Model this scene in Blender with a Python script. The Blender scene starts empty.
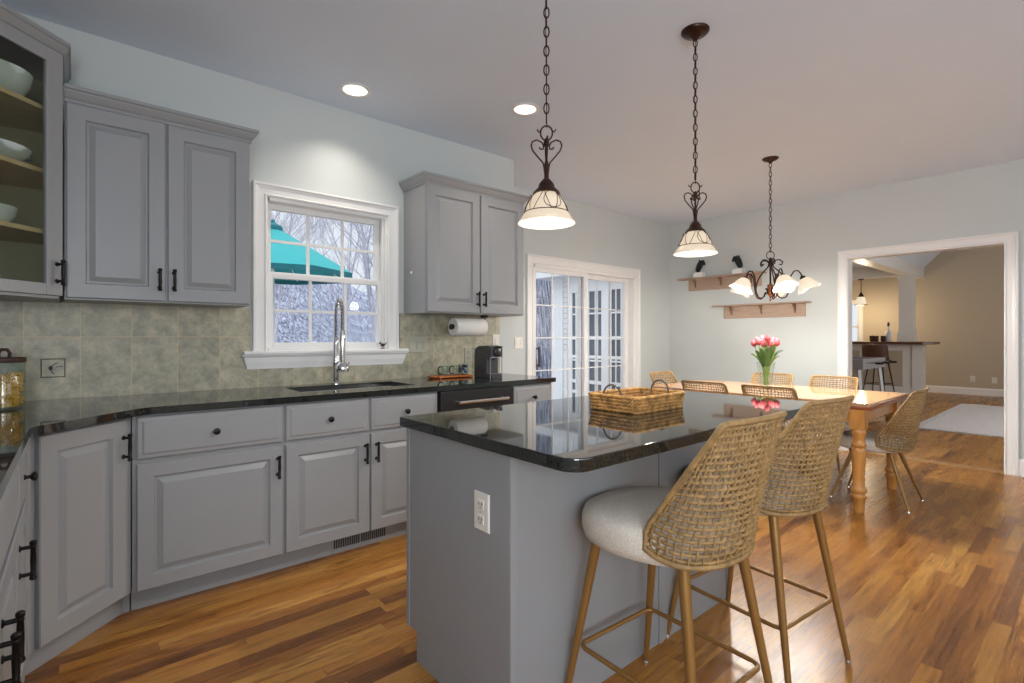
import bpy, math, random
from mathutils import Vector, Matrix
PI = math.pi
R = math.radians
random.seed(7)
scene = bpy.context.scene
COL = scene.collection

# ------------------------------------------------------------------ camera
cam_data = bpy.data.cameras.new('camera')
cam = bpy.data.objects.new('camera', cam_data)
COL.objects.link(cam)
cam.location = (0, 0, 1.202)
cam.rotation_euler = (R(90), 0, -math.atan2(.6504, .7596))
cam_data.sensor_width = 36
cam_data.lens = 509.7 * 36 / 1024
cam_data.shift_y = -4.24 / 1024
cam_data.clip_start = .02
scene.camera = cam

# ------------------------------------------------------------------ world, lights, exposure
vs = scene.view_settings
scene.display_settings.display_device = 'sRGB'
vs.view_transform = 'Standard'
vs.look = 'None'
vs.exposure = 0.0
vs.gamma = 1.0
vs.use_curve_mapping = False
world = bpy.data.worlds.new('overcast_sky')
scene.world = world
world.use_nodes = True
wn = world.node_tree.nodes
wl = world.node_tree.links
wn.clear()
wo = wn.new('ShaderNodeOutputWorld')
wb = wn.new('ShaderNodeBackground')
wtc = wn.new('ShaderNodeTexCoord')
wsep = wn.new('ShaderNodeSeparateXYZ')
wr = wn.new('ShaderNodeValToRGB')
wl.new(wtc.outputs['Generated'], wsep.inputs[0])
wl.new(wsep.outputs['Z'], wr.inputs[0])
wr.color_ramp.elements[0].position = .0
wr.color_ramp.elements[0].color = (.84, .89, .94, 1)
wr.color_ramp.elements[1].position = .28
wr.color_ramp.elements[1].color = (.86, .91, .96, 1)
_e = wr.color_ramp.elements.new(.9)
_e.color = (2.4, 2.48, 2.6, 1)
wl.new(wr.outputs[0], wb.inputs[0])
wb.inputs[1].default_value = 1.0
wl.new(wb.outputs[0], wo.inputs[0])


def area_light(name, loc, target, sx, sy, power, color, portal=False):
    d = bpy.data.lights.new(name, 'AREA')
    d.shape = 'RECTANGLE'
    d.size, d.size_y = sx, sy
    d.energy = power
    d.color = color
    o = bpy.data.objects.new(name, d)
    COL.objects.link(o)
    o.location = loc
    o.rotation_euler = (Vector(target) - Vector(loc)).to_track_quat('-Z', 'Y').to_euler()
    if portal:
        d.cycles.is_portal = True
    return o


# fill lamps added at unseen, made-up windows behind and beside the camera
area_light('added_fill_back', (3.6, -3.12, 1.55), (3.0, 0, 3.8), 3.3, 1.3, 17, (.86, .93, 1.0))
area_light('added_fill_left', (-.70, -1.6, 1.5), (2.8, .3, 3.5), 1.4, 1.2, 86, (.94, .96, 1.0))  # added to brighten the island end and the ceiling
area_light('added_fill_near', (0.4, -3.12, 1.55), (0.4, 0, 2.3), 1.3, 1.3, 18, (.86, .93, 1.0))
area_light('daylight_family_room', (9.5, -1.9, 1.7), (10.5, 3, 1.2), 3.6, 1.6, 75, (1.0, .93, .85))
# portals that guide the sky light through the real openings
area_light('portal_kitchen_window', (1.29, 3.56, 1.6), (1.29, 0, 1.6), .86, 1.0, 1, (1, 1, 1), True)
area_light('portal_sliding_door', (4.53, 4.13, 1.0), (4.53, 0, 1.0), 1.8, 2.0, 1, (1, 1, 1), True)


def point_light(name, loc, power, color, radius=.04):
    d = bpy.data.lights.new(name, 'POINT')
    d.energy = power
    d.color = color
    d.shadow_soft_size = radius
    o = bpy.data.objects.new(name, d)
    COL.objects.link(o)
    o.location = loc
    return o


def spot_light(name, loc, power, color, angle=120, blend=.9, aim=(0, 0, -1)):
    d = bpy.data.lights.new(name, 'SPOT')
    d.energy = power
    d.color = color
    d.spot_size = R(angle)
    d.spot_blend = blend
    d.shadow_soft_size = .05
    o = bpy.data.objects.new(name, d)
    COL.objects.link(o)
    o.location = loc
    o.rotation_euler = Vector(aim).to_track_quat('-Z', 'Y').to_euler()
    return o


WARM = (1.0, .93, .84)


# ------------------------------------------------------------------ materials
class NT:
    def __init__(s, name):
        s.m = bpy.data.materials.new(name)
        s.m.use_nodes = True
        s.t = s.m.node_tree
        s.b = s.t.nodes['Principled BSDF']
        s.out = s.t.nodes['Material Output']

    def n(s, ty, **kw):
        x = s.t.nodes.new(ty)
        for k, v in kw.items():
            setattr(x, k, v)
        return x

    def l(s, a, b):
        s.t.links.new(a, b)

    def math(s, op, a, b=None, c=None):
        x = s.n('ShaderNodeMath', operation=op)
        for i, v in enumerate((a, b, c)):
            if v is None:
                continue
            if isinstance(v, (int, float)):
                x.inputs[i].default_value = v
            else:
                s.l(v, x.inputs[i])
        return x.outputs[0]

    def coords(s, scale=(1, 1, 1), kind='Object'):
        tc = s.n('ShaderNodeTexCoord')
        mp = s.n('ShaderNodeMapping')
        mp.inputs['Scale'].default_value = scale
        s.l(tc.outputs[kind], mp.inputs[0])
        return mp.outputs[0]

    def noise(s, scale, detail=3, coords=None, rough=.5):
        x = s.n('ShaderNodeTexNoise')
        x.inputs['Scale'].default_value = scale
        x.inputs['Detail'].default_value = detail
        x.inputs['Roughness'].default_value = rough
        if coords is not None:
            s.l(coords, x.inputs['Vector'])
        return x.outputs[0]

    def ramp(s, fac, stops):
        x = s.n('ShaderNodeValToRGB')
        e = x.color_ramp.elements
        while len(e) < len(stops):
            e.new(.5)
        for i, (p, c) in enumerate(stops):
            e[i].position = p
            e[i].color = (*c, 1)
        s.l(fac, x.inputs[0])
        return x.outputs[0]

    def mix(s, fac, a, b, mode='MIX'):
        x = s.n('ShaderNodeMix', data_type='RGBA', blend_type=mode)
        for i, v in ((0, fac), (6, a), (7, b)):
            if isinstance(v, (int, float)):
                x.inputs[i].default_value = v
            elif isinstance(v, tuple):
                x.inputs[i].default_value = (*v, 1)
            else:
                s.l(v, x.inputs[i])
        return x.outputs[2]

    def bump(s, h, strength=.3, dist=.01):
        x = s.n('ShaderNodeBump')
        x.inputs['Strength'].default_value = strength
        x.inputs['Distance'].default_value = dist
        s.l(h, x.inputs['Height'])
        s.l(x.outputs[0], s.b.inputs['Normal'])


def srgb(r, g, b):
    f = lambda c: ((c / 255) / 12.92) if c / 255 <= .04045 else ((c / 255 + .055) / 1.055) ** 2.4
    return (f(r), f(g), f(b))


def mat(name, color, rough=.5, metal=0, var=.06, scale=20, bump=0, spec=.5, stretch=(1, 1, 1), bscale=None, bdist=.004):
    m = NT(name)
    co = m.coords(stretch)
    nz = m.noise(scale, 4, co)
    lo = tuple(max(0, c * (1 - var)) for c in color)
    hi = tuple(min(1, c * (1 + var)) for c in color)
    m.l(m.ramp(nz, [(.3, lo), (.7, hi)]), m.b.inputs['Base Color'])
    m.b.inputs['Roughness'].default_value = rough
    m.b.inputs['Metallic'].default_value = metal
    m.b.inputs['Specular IOR Level'].default_value = spec
    if bump:
        m.bump(m.noise(bscale or scale * 3, 3, co), bump, bdist)
    return m.m


M = {}
M['cabinet'] = mat('grey_cabinet_paint', srgb(148, 150, 152), .36, var=.012, scale=6)
M['wall'] = mat('pale_grey_green_wall_paint', srgb(198, 204, 203), .75, var=.012, scale=3, bump=.05, bscale=180, bdist=.001)
M['tan_wall'] = mat('tan_wall_paint', srgb(186, 174, 156), .8, var=.012, scale=3)
M['ceiling'] = mat('ceiling_paint', srgb(218, 229, 243), .85, var=.01, scale=2)
M['white'] = mat('white_trim_paint', srgb(231, 231, 230), .35, var=.01, scale=5)
M['bronze'] = mat('dark_bronze', srgb(58, 34, 26), .35, .55, var=.25, scale=25)
M['copper'] = mat('brushed_copper_bronze', srgb(150, 96, 66), .35, .8, var=.2, scale=25)
M['handle'] = mat('black_iron', srgb(34, 30, 30), .38, .6, var=.15, scale=40)
M['chrome'] = mat('polished_chrome', (.72, .72, .73), .12, 1, var=.03)
M['steel'] = mat('brushed_steel', (.55, .54, .52), .3, 1, var=.05, stretch=(1, 40, 40))
M['black'] = mat('black_plastic', (.018, .018, .02), .3, var=.1)
M['dark_grey'] = mat('dark_grey_plastic', (.05, .05, .055), .35, var=.1)
M['plate'] = mat('ivory_plastic', srgb(225, 222, 214), .35, var=.01)
M['plate_tile'] = mat('beige_grey_plastic', srgb(172, 172, 156), .4, var=.02)
M['slot'] = mat('dark_slot', (.02, .018, .015), .6, var=.1)
M['boucle'] = mat('cream_boucle', srgb(216, 207, 194), .95, var=.16, scale=220, bump=.6, bscale=260, bdist=.003, spec=.1)
M['gold_leg'] = mat('antique_gold_metal', srgb(146, 108, 58), .35, .35, var=.12, scale=15, stretch=(1, 1, .2))
M['rattan'] = mat('woven_rattan', srgb(150, 120, 76), .6, var=.3, scale=45, bump=.5, bscale=150, bdist=.002)
M['seagrass'] = mat('braided_seagrass', srgb(176, 132, 74), .75, var=.6, scale=38, bump=.6, bscale=200, bdist=.003)
M['porcelain'] = mat('pale_blue_porcelain', srgb(196, 210, 212), .2, var=.03)
M['paper'] = mat('white_paper_towel', srgb(228, 226, 220), .9, var=.02, bump=.2, bscale=200, bdist=.001)
M['shelf_wood'] = mat('light_maple_shelf', srgb(206, 184, 140), .5, var=.12, scale=8, stretch=(1, 14, 14))
M['cab_in'] = mat('olive_beige_cabinet_lining', srgb(138, 134, 98), .5, var=.05, scale=5)
M['rack_wood'] = mat('pale_driftwood', srgb(172, 150, 132), .6, var=.14, scale=7, stretch=(10, 1, 14))
M['table_wood'] = mat('honey_pine', srgb(196, 138, 72), .3, var=.16, scale=7, stretch=(6, 6, 1))
M['table_top'] = mat('glossy_honey_pine_top', srgb(190, 148, 112), .07, var=.10, scale=6, stretch=(9, 1, 9), spec=.8)
M['table_edge'] = mat('reddish_brown_edge', srgb(140, 76, 44), .3, var=.14, scale=6)
M['tray_wood'] = mat('orange_wood', srgb(186, 104, 50), .35, var=.2, scale=9, stretch=(2, 12, 12))
M['bar_wood'] = mat('dark_walnut', srgb(96, 66, 50), .3, var=.2, scale=6, stretch=(8, 1, 8))
M['leather'] = mat('brown_leather', srgb(86, 56, 46), .5, var=.1, bump=.2)
M['game_grey'] = mat('grey_laminate', srgb(150, 150, 156), .4, var=.04)
M['teal'] = mat('teal_canvas', srgb(44, 160, 162), .8, var=.05)
M['teal_dark'] = mat('dark_teal_canvas', srgb(20, 110, 120), .8, var=.05)
M['leaf'] = mat('tulip_leaf_green', srgb(58, 104, 44), .45, var=.3, scale=14)
M['stem'] = mat('pale_green_stem', srgb(132, 164, 84), .5, var=.15)
M['petal'] = mat('coral_pink_petal', srgb(188, 78, 86), .6, var=.25, scale=18)
M['bark'] = mat('pale_winter_bark', srgb(186, 184, 196), .9, var=.15, scale=8)
M['snow'] = mat('pale_winter_ground', srgb(150, 152, 164), .95, var=.12, scale=1.2)
M['siding_white'] = mat('white_exterior_paint', srgb(243, 246, 246), .6, var=.02)
M['deck'] = mat('grey_deck_boards', srgb(150, 150, 156), .8, var=.12, scale=4, stretch=(1, 10, 1))
M['statue'] = mat('black_cast_bronze', (.012, .014, .016), .35, .2, var=.3, scale=30)
M['stone'] = mat('white_marble', srgb(232, 232, 230), .4, var=.05, scale=14)
M['pasta'] = mat('dry_yellow_pasta', srgb(214, 160, 44), .6, var=.15, scale=40)
M['lid_wood'] = mat('dark_walnut_lid', srgb(60, 34, 26), .45, var=.2, scale=10, stretch=(1, 8, 1))
M['red'] = mat('red_foil', srgb(150, 40, 34), .3, .3, var=.1)
M['blue'] = mat('blue_foil', srgb(40, 92, 160), .3, .3, var=.1)
M['label'] = mat('pale_paper_label', srgb(200, 206, 214), .6, var=.03)
M['rug'] = mat('white_wool', srgb(214, 212, 214), .95, var=.14, scale=26, bump=.5, bscale=60, bdist=.01, stretch=(1, 2.5, 1))
M['rack_shaded'] = mat('shaded_brown_bracket', srgb(128, 98, 82), .6, var=.15, scale=9)  # brown wood, darkened to paint in the shade under the shelf board
M['strip'] = mat('oak_threshold', srgb(176, 136, 92), .3, var=.12, scale=9, stretch=(9, 1, 1))
M['decoframe'] = mat('dark_ink', srgb(40, 34, 30), .5)


M['table_top'].node_tree.nodes['Principled BSDF'].inputs['IOR'].default_value = 1.9


def make_granite():
    m = NT('polished_black_granite')
    co = m.coords()
    v = m.n('ShaderNodeTexVoronoi')
    v.inputs['Scale'].default_value = 260
    m.l(co, v.inputs['Vector'])
    n1 = m.noise(170, 5, co, .7)
    c1 = m.ramp(n1, [(.38, srgb(14, 16, 16)), (.54, srgb(34, 38, 37)), (.70, srgb(84, 88, 84))])
    c2 = m.ramp(v.outputs['Distance'], [(0, srgb(84, 90, 84)), (.18, srgb(22, 24, 22))])
    m.l(m.mix(.35, c1, c2), m.b.inputs['Base Color'])
    m.b.inputs['Roughness'].default_value = .035
    m.b.inputs['IOR'].default_value = 1.75
    return m.m


M['granite'] = make_granite()


def make_floor():
    m = NT('oak_strip_floor')
    tc = m.n('ShaderNodeTexCoord')
    sp = m.n('ShaderNodeSeparateXYZ')
    m.l(tc.outputs['Object'], sp.inputs[0])
    X, Y = sp.outputs[0], sp.outputs[1]
    W, L = .064, .80
    yr = m.math('DIVIDE', Y, W)
    row = m.math('FLOOR', yr)
    yf = m.math('FRACT', yr)
    wn1 = m.n('ShaderNodeTexWhiteNoise', noise_dimensions='1D')
    m.l(row, wn1.inputs['W'])
    xr = m.math('DIVIDE', X, L)
    xr = m.math('ADD', xr, m.math('MULTIPLY', wn1.outputs['Value'], 7.31))
    # uneven lengths
    wob = m.math('MULTIPLY', m.math('SINE', m.math('MULTIPLY', xr, 2.1)), .28)
    xr = m.math('ADD', xr, wob)
    idx = m.math('FLOOR', xr)
    xf = m.math('FRACT', xr)
    cv = m.n('ShaderNodeCombineXYZ')
    m.l(idx, cv.inputs[0]); m.l(row, cv.inputs[1])
    wn2 = m.n('ShaderNodeTexWhiteNoise', noise_dimensions='2D')
    m.l(cv.outputs[0], wn2.inputs['Vector'])
    rnd = wn2.outputs['Value']
    col = m.ramp(rnd, [(0, srgb(116, 74, 38)), (.07, srgb(144, 94, 46)), (.4, srgb(168, 114, 54)),
                       (.75, srgb(178, 126, 62)), (1, srgb(194, 144, 76))])
    # grain, shifted per board
    off = m.n('ShaderNodeVectorMath', operation='MULTIPLY_ADD')
    m.l(wn2.outputs['Color'], off.inputs[0])
    off.inputs[1].default_value = (9, 9, 9)
    m.l(tc.outputs['Object'], off.inputs[2])
    mp = m.n('ShaderNodeMapping')
    mp.inputs['Scale'].default_value = (1.6, 26, 1)
    m.l(off.outputs[0], mp.inputs[0])
    g1 = m.noise(3.0, 7, mp.outputs[0], .62)
    gr = m.ramp(g1, [(.30, (.42, .34, .27)), (.46, (.90, .87, .82)), (.72, (1.16, 1.13, 1.06))])
    mp2 = m.n('ShaderNodeMapping')
    mp2.inputs['Scale'].default_value = (2.2, 12, 1)
    m.l(off.outputs[0], mp2.inputs[0])
    g2 = m.noise(1.2, 4, mp2.outputs[0], .6)
    gr2 = m.ramp(g2, [(.30, (.50, .40, .32)), (.46, (1, 1, 1))])
    c = m.mix(1, col, gr, 'MULTIPLY')
    c = m.mix(1, c, gr2, 'MULTIPLY')
    # seams
    ey = m.math('MINIMUM', yf, m.math('SUBTRACT', 1, yf))
    ex = m.math('MINIMUM', xf, m.math('SUBTRACT', 1, xf))
    sy = m.math('LESS_THAN', ey, .012)
    sx = m.math('LESS_THAN', ex, .0018)
    seam = m.math('MAXIMUM', sy, sx)
    c = m.mix(m.math('MULTIPLY', seam, .5), c, srgb(70, 40, 20))
    m.l(c, m.b.inputs['Base Color'])
    rr = m.ramp(g1, [(0, (.34, .34, .34)), (1, (.22, .22, .22))])
    m.l(rr, m.b.inputs['Roughness'])
    m.b.inputs['Specular IOR Level'].default_value = .3
    hb = m.math('SUBTRACT', m.math('MULTIPLY', g1, .25), seam)
    m.bump(hb, .12, .002)
    return m.m


M['floor'] = make_floor()


def make_tile():
    m = NT('stone_look_wall_tile')
    tc = m.n('ShaderNodeTexCoord')
    sp = m.n('ShaderNodeSeparateXYZ')
    m.l(tc.outputs['Object'], sp.inputs[0])
    u = m.math('DIVIDE', m.math('ADD', sp.outputs[0], 10.462), .2055)
    v = m.math('DIVIDE', m.math('SUBTRACT', sp.outputs[2], .899), .305)
    uf, vf = m.math('FRACT', u), m.math('FRACT', v)
    cv = m.n('ShaderNodeCombineXYZ')
    m.l(m.math('FLOOR', u), cv.inputs[0]); m.l(m.math('FLOOR', v), cv.inputs[1])
    w = m.n('ShaderNodeTexWhiteNoise', noise_dimensions='2D')
    m.l(cv.outputs[0], w.inputs['Vector'])
    off = m.n('ShaderNodeVectorMath', operation='MULTIPLY_ADD')
    m.l(w.outputs['Color'], off.inputs[0]); off.inputs[1].default_value = (5, 5, 5)
    m.l(tc.outputs['Object'], off.inputs[2])
    n1 = m.noise(15, 8, off.outputs[0], .72)
    c = m.ramp(n1, [(.28, srgb(130, 130, 114)), (.5, srgb(170, 167, 146)), (.70, srgb(204, 196, 170))])
    tone = m.ramp(w.outputs['Value'], [(0, (.88, .88, .88)), (1, (1.04, 1.03, 1.0))])
    c = m.mix(1, c, tone, 'MULTIPLY')
    eu = m.math('MINIMUM', uf, m.math('SUBTRACT', 1, uf))
    ev = m.math('MINIMUM', vf, m.math('SUBTRACT', 1, vf))
    g = m.math('MAXIMUM', m.math('LESS_THAN', eu, .008), m.math('LESS_THAN', ev, .0055))
    c = m.mix(m.math('MULTIPLY', g, .9), c, srgb(206, 184, 144))
    m.l(c, m.b.inputs['Base Color'])
    m.b.inputs['Roughness'].default_value = .38
    m.bump(m.math('SUBTRACT', m.math('MULTIPLY', n1, .4), g), .25, .003)
    return m.m


M['tile'] = make_tile()


def make_siding():
    m = NT('white_clapboard_siding')
    tc = m.n('ShaderNodeTexCoord')
    sp = m.n('ShaderNodeSeparateXYZ')
    m.l(tc.outputs['Object'], sp.inputs[0])
    f = m.math('FRACT', m.math('DIVIDE', sp.outputs[2], .105))
    ln = m.math('LESS_THAN', f, .1)
    m.l(m.mix(ln, srgb(240, 243, 244), srgb(176, 186, 196)), m.b.inputs['Base Color'])
    m.b.inputs['Roughness'].default_value = .6
    m.bump(f, .6, .02)
    return m.m


M['siding'] = make_siding()


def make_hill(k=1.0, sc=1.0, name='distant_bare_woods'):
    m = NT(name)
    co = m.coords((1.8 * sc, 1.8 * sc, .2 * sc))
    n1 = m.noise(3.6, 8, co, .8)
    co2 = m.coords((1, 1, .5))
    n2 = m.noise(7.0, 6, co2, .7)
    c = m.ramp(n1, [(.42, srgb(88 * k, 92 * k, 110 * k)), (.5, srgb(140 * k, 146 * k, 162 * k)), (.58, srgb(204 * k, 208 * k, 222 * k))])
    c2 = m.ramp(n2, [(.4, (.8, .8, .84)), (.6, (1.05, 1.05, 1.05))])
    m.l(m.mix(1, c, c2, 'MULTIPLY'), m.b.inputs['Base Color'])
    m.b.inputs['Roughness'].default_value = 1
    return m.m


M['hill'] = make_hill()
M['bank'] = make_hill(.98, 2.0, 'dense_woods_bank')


def make_pane(name, tint=(1, 1, 1), refl=.10, rough=0.0):
    m = NT(name)
    tr = m.n('ShaderNodeBsdfTransparent')
    tr.inputs[0].default_value = (*tint, 1)
    gl = m.n('ShaderNodeBsdfGlossy')
    gl.inputs['Roughness'].default_value = rough
    lw = m.n('ShaderNodeLayerWeight')
    lw.inputs[0].default_value = .5
    f5 = m.math('POWER', lw.outputs['Facing'], 5)
    mx = m.n('ShaderNodeMixShader')
    m.l(m.math('MULTIPLY_ADD', f5, .8, .035 * refl * 10), mx.inputs[0])
    m.l(tr.outputs[0], mx.inputs[1]); m.l(gl.outputs[0], mx.inputs[2])
    m.l(mx.outputs[0], m.out.inputs[0])
    return m.m


M['glass'] = make_pane('clear_window_glass', (.97, .985, 1), .025)
M['cab_glass'] = make_pane('cabinet_glass', (.86, .88, .84), .1)
M['vase_glass'] = make_pane('clear_vase_glass', (.90, .94, .93), .12)
M['dark_pane'] = mat('dark_window_pane', srgb(108, 114, 124), .08, var=.1, scale=2, spec=.8)


def make_shade(name, color, strength, trans=0):
    m = NT(name)
    co = m.coords()
    nz = m.noise(22, 4, co, .6)
    c = m.ramp(nz, [(.3, tuple(x * .88 for x in color)), (.7, color)])
    m.b.inputs['Base Color'].default_value = (.32, .30, .27, 1)
    m.l(c, m.b.inputs['Emission Color'])
    m.b.inputs['Emission Strength'].default_value = strength
    m.b.inputs['Roughness'].default_value = .25
    if trans:
        tl = m.n('ShaderNodeBsdfTranslucent')
        tl.inputs[0].default_value = (.95, .9, .82, 1)
        mx = m.n('ShaderNodeMixShader')
        mx.inputs[0].default_value = trans
        m.l(m.b.outputs[0], mx.inputs[1]); m.l(tl.outputs[0], mx.inputs[2])
        m.l(mx.outputs[0], m.out.inputs[0])
    return m.m


M['shade'] = make_shade('lit_alabaster_glass', srgb(255, 228, 192), .62, .015)
M['shade_ch'] = make_shade('lit_frosted_glass', srgb(255, 236, 206), .80, .01)
M['bulb'] = make_shade('lit_bulb', (1, .95, .86), 3.0)
M['can'] = make_shade('lit_recessed_lens', (1, .96, .88), 2.2)


# ------------------------------------------------------------------ mesh tools
class MB:
    def __init__(s, mtx=None):
        s.v, s.f, s.fm = [], [], []
        s.m = mtx
        s.mi = 0

    def add(s, vs_, fs):
        o = len(s.v)
        if s.m is not None:
            vs_ = [tuple(s.m @ Vector(p)) for p in vs_]
        s.v += [tuple(p) for p in vs_]
        for f in fs:
            s.f.append([i + o for i in f])
            s.fm.append(s.mi)
        return s

    def box(s, x0, x1, y0, y1, z0, z1):
        return s.add([(x0, y0, z0), (x1, y0, z0), (x1, y1, z0), (x0, y1, z0), (x0, y0, z1), (x1, y0, z1), (x1, y1, z1), (x0, y1, z1)],
                     [(0, 3, 2, 1), (4, 5, 6, 7), (0, 1, 5, 4), (1, 2, 6, 5), (2, 3, 7, 6), (3, 0, 4, 7)])

    def prism(s, poly, z0, z1):
        n = len(poly)
        return s.add([(x, y, z0) for x, y in poly] + [(x, y, z1) for x, y in poly],
                     [list(range(n))[::-1], list(range(n, 2 * n))] + [(i, (i + 1) % n, n + (i + 1) % n, n + i) for i in range(n)])

    def lathe(s, prof, c=(0, 0, 0), seg=24, axis=None, cap=True):
        c = Vector(c)
        if axis is None:
            q = Matrix.Identity(3)
        else:
            q = Vector((0, 0, 1)).rotation_difference(Vector(axis).normalized()).to_matrix()
        vs_, fs = [], []
        for r, z in prof:
            for k in range(seg):
                a = 2 * PI * k / seg
                vs_.append(tuple(c + q @ Vector((r * math.cos(a), r * math.sin(a), z))))
        for i in range(len(prof) - 1):
            for k in range(seg):
                k2 = (k + 1) % seg
                fs.append((i * seg + k, i * seg + k2, (i + 1) * seg + k2, (i + 1) * seg + k))
        if cap:
            fs.append(list(range(seg))[::-1])
            fs.append([(len(prof) - 1) * seg + k for k in range(seg)])
        return s.add(vs_, fs)

    def tube(s, pts, r, sides=8, closed=False, cap=True):
        pts = [Vector(p) for p in pts]
        n = len(pts)
        if n < 2:
            return s
        rr = r if isinstance(r, (list, tuple)) else [r] * n
        T = []
        for i in range(n):
            if closed:
                t = pts[(i + 1) % n] - pts[i - 1]
            else:
                t = pts[min(i + 1, n - 1)] - pts[max(i - 1, 0)]
            T.append(t.normalized() if t.length > 1e-9 else Vector((0, 0, 1)))
        up = Vector((0, 0, 1)) if abs(T[0].z) < .9 else Vector((1, 0, 0))
        nrm = (up - T[0] * up.dot(T[0])).normalized()
        vs_, fs = [], []
        for i in range(n):
            if i:
                nrm = nrm - T[i] * nrm.dot(T[i])
                if nrm.length < 1e-6:
                    nrm = T[i].orthogonal()
                nrm.normalize()
            bi = T[i].cross(nrm)
            for k in range(sides):
                a = 2 * PI * k / sides
                vs_.append(tuple(pts[i] + (nrm * math.cos(a) + bi * math.sin(a)) * rr[i]))
        m_ = n if closed else n - 1
        for i in range(m_):
            j = (i + 1) % n
            for k in range(sides):
                k2 = (k + 1) % sides
                fs.append((i * sides + k, i * sides + k2, j * sides + k2, j * sides + k))
        if cap and not closed:
            fs.append(list(range(sides))[::-1])
            fs.append([(n - 1) * sides + k for k in range(sides)])
        return s.add(vs_, fs)

    def ball(s, c, r, seg=12, rings=8, sc=(1, 1, 1)):
        vs_, fs = [], []
        for i in range(rings + 1):
            ph = PI * i / rings
            for k in range(seg):
                a = 2 * PI * k / seg
                vs_.append((c[0] + r * sc[0] * math.sin(ph) * math.cos(a), c[1] + r * sc[1] * math.sin(ph) * math.sin(a), c[2] - r * sc[2] * math.cos(ph)))
        for i in range(rings):
            for k in range(seg):
                k2 = (k + 1) % seg
                fs.append((i * seg + k, i * seg + k2, (i + 1) * seg + k2, (i + 1) * seg + k))
        return s.add(vs_, fs)

    def rings(s, w, h, rings, back=0.0):
        """panel in local x,z plane, facing -y; rings = (inset, depth) from the edge inwards"""
        vs_, fs = [], []
        rs = [(0, back)] + list(rings)
        for ins, y in rs:
            vs_ += [(ins, y, ins), (w - ins, y, ins), (w - ins, y, h - ins), (ins, y, h - ins)]
        fs.append((3, 2, 1, 0))
        for i in range(len(rs) - 1):
            a, b = 4 * i, 4 * (i + 1)
            for k in range(4):
                k2 = (k + 1) % 4
                fs.append((a + k, a + k2, b + k2, b + k))
        a = 4 * (len(rs) - 1)
        fs.append((a, a + 1, a + 2, a + 3))
        return s.add(vs_, fs)

    def sweep(s, prof, path, z=0):
        """profile (outward, z) swept along 2-D path with mitred corners; outward is to the right of travel"""
        n = len(path)
        P = [Vector(p) for p in path]
        vs_, fs = [], []
        for i in range(n):
            ns = []
            for a, b in ((i - 1, i), (i, i + 1)):
                if a < 0 or b >= n:
                    continue
                d = (P[b] - P[a]).normalized()
                ns.append(Vector((d.y, -d.x)))
            if len(ns) == 2:
                m_ = (ns[0] + ns[1]).normalized()
                m_ = m_ / max(.2, m_.dot(ns[0]))
            else:
                m_ = ns[0]
            for o, zz in prof:
                q = P[i] + m_ * o
                vs_.append((q.x, q.y, z + zz))
        k = len(prof)
        for i in range(n - 1):
            for j in range(k):
                j2 = (j + 1) % k
                fs.append((i * k + j, i * k + j2, (i + 1) * k + j2, (i + 1) * k + j))
        fs.append(list(range(k))); fs.append([(n - 1) * k + j for j in range(k)][::-1])
        return s.add(vs_, fs)


def obj(name, mb, m, parent=None, smooth=False, bevel=0, seg=2, loc=None):
    me = bpy.data.meshes.new(name)
    me.from_pydata(mb.v, [], mb.f)
    mats = m if isinstance(m, (list, tuple)) else [m]
    for x in mats:
        me.materials.append(M[x] if isinstance(x, str) else x)
    if len(mats) > 1:
        me.polygons.foreach_set('material_index', mb.fm)
    bmx = __import__('bmesh')
    bb = bmx.new()
    bb.from_mesh(me)
    bmx.ops.recalc_face_normals(bb, faces=bb.faces)
    bb.to_mesh(me)
    bb.free()
    if smooth:
        me.shade_smooth()
        if smooth != 'all':
            me.set_sharp_from_angle(angle=R(40))
    o = bpy.data.objects.new(name, me)
    COL.objects.link(o)
    if parent:
        o.parent = parent
    if loc:
        o.location = loc
    if bevel:
        b = o.modifiers.new('bevel', 'BEVEL')
        b.width = bevel
        b.segments = seg
        b.limit_method = 'ANGLE'
        b.angle_limit = R(40)
    return o


def tag(o, label, cat, group=None, kind=None):
    o['label'] = label
    o['category'] = cat
    if group:
        o['group'] = group
    if kind:
        o['kind'] = kind
    return o


def thing(name, label, cat, loc=(0, 0, 0), rz=0, group=None):
    o = bpy.data.objects.new(name, None)
    COL.objects.link(o)
    o.empty_display_size = .1
    o.location = loc
    o.rotation_euler = (0, 0, rz)
    return tag(o, label, cat, group)


def struct(o, label=None):
    o['kind'] = 'structure'
    if label:
        o['label'] = label
    return o


def kids(o):
    return [c for c in bpy.data.objects if c.parent == o]


def dup(o, parent=None, loc=None, rz=None, label=None):
    c = o.copy()
    COL.objects.link(c)
    if parent:
        c.parent = parent
    if loc is not None:
        c.location = loc
    if rz is not None:
        c.rotation_euler = (0, 0, rz)
    if label:
        c['label'] = label
    for k in kids(o):
        dup(k, c)
    return c


def frame_xy(ox, oy, oz, dx, dy):
    """local frame: x along (dx,dy), z up, -y pointing out to the viewer side (right-hand normal)"""
    d = Vector((dx, dy, 0)).normalized()
    n = Vector((-d.y, d.x, 0))
    return Matrix(((d.x, n.x, 0, ox), (d.y, n.y, 0, oy), (0, 0, 1, oz), (0, 0, 0, 1)))


# ================================================================== room shell
LW, RW = -.755, 6.215          # left wall, dining wall
KW, DW, JX = 3.355, 3.926, 2.892   # kitchen window wall, sliding door wall, jog
BACK = -3.2
CH = 2.74
FX1 = 14.2                     # far wall of the family room

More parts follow.
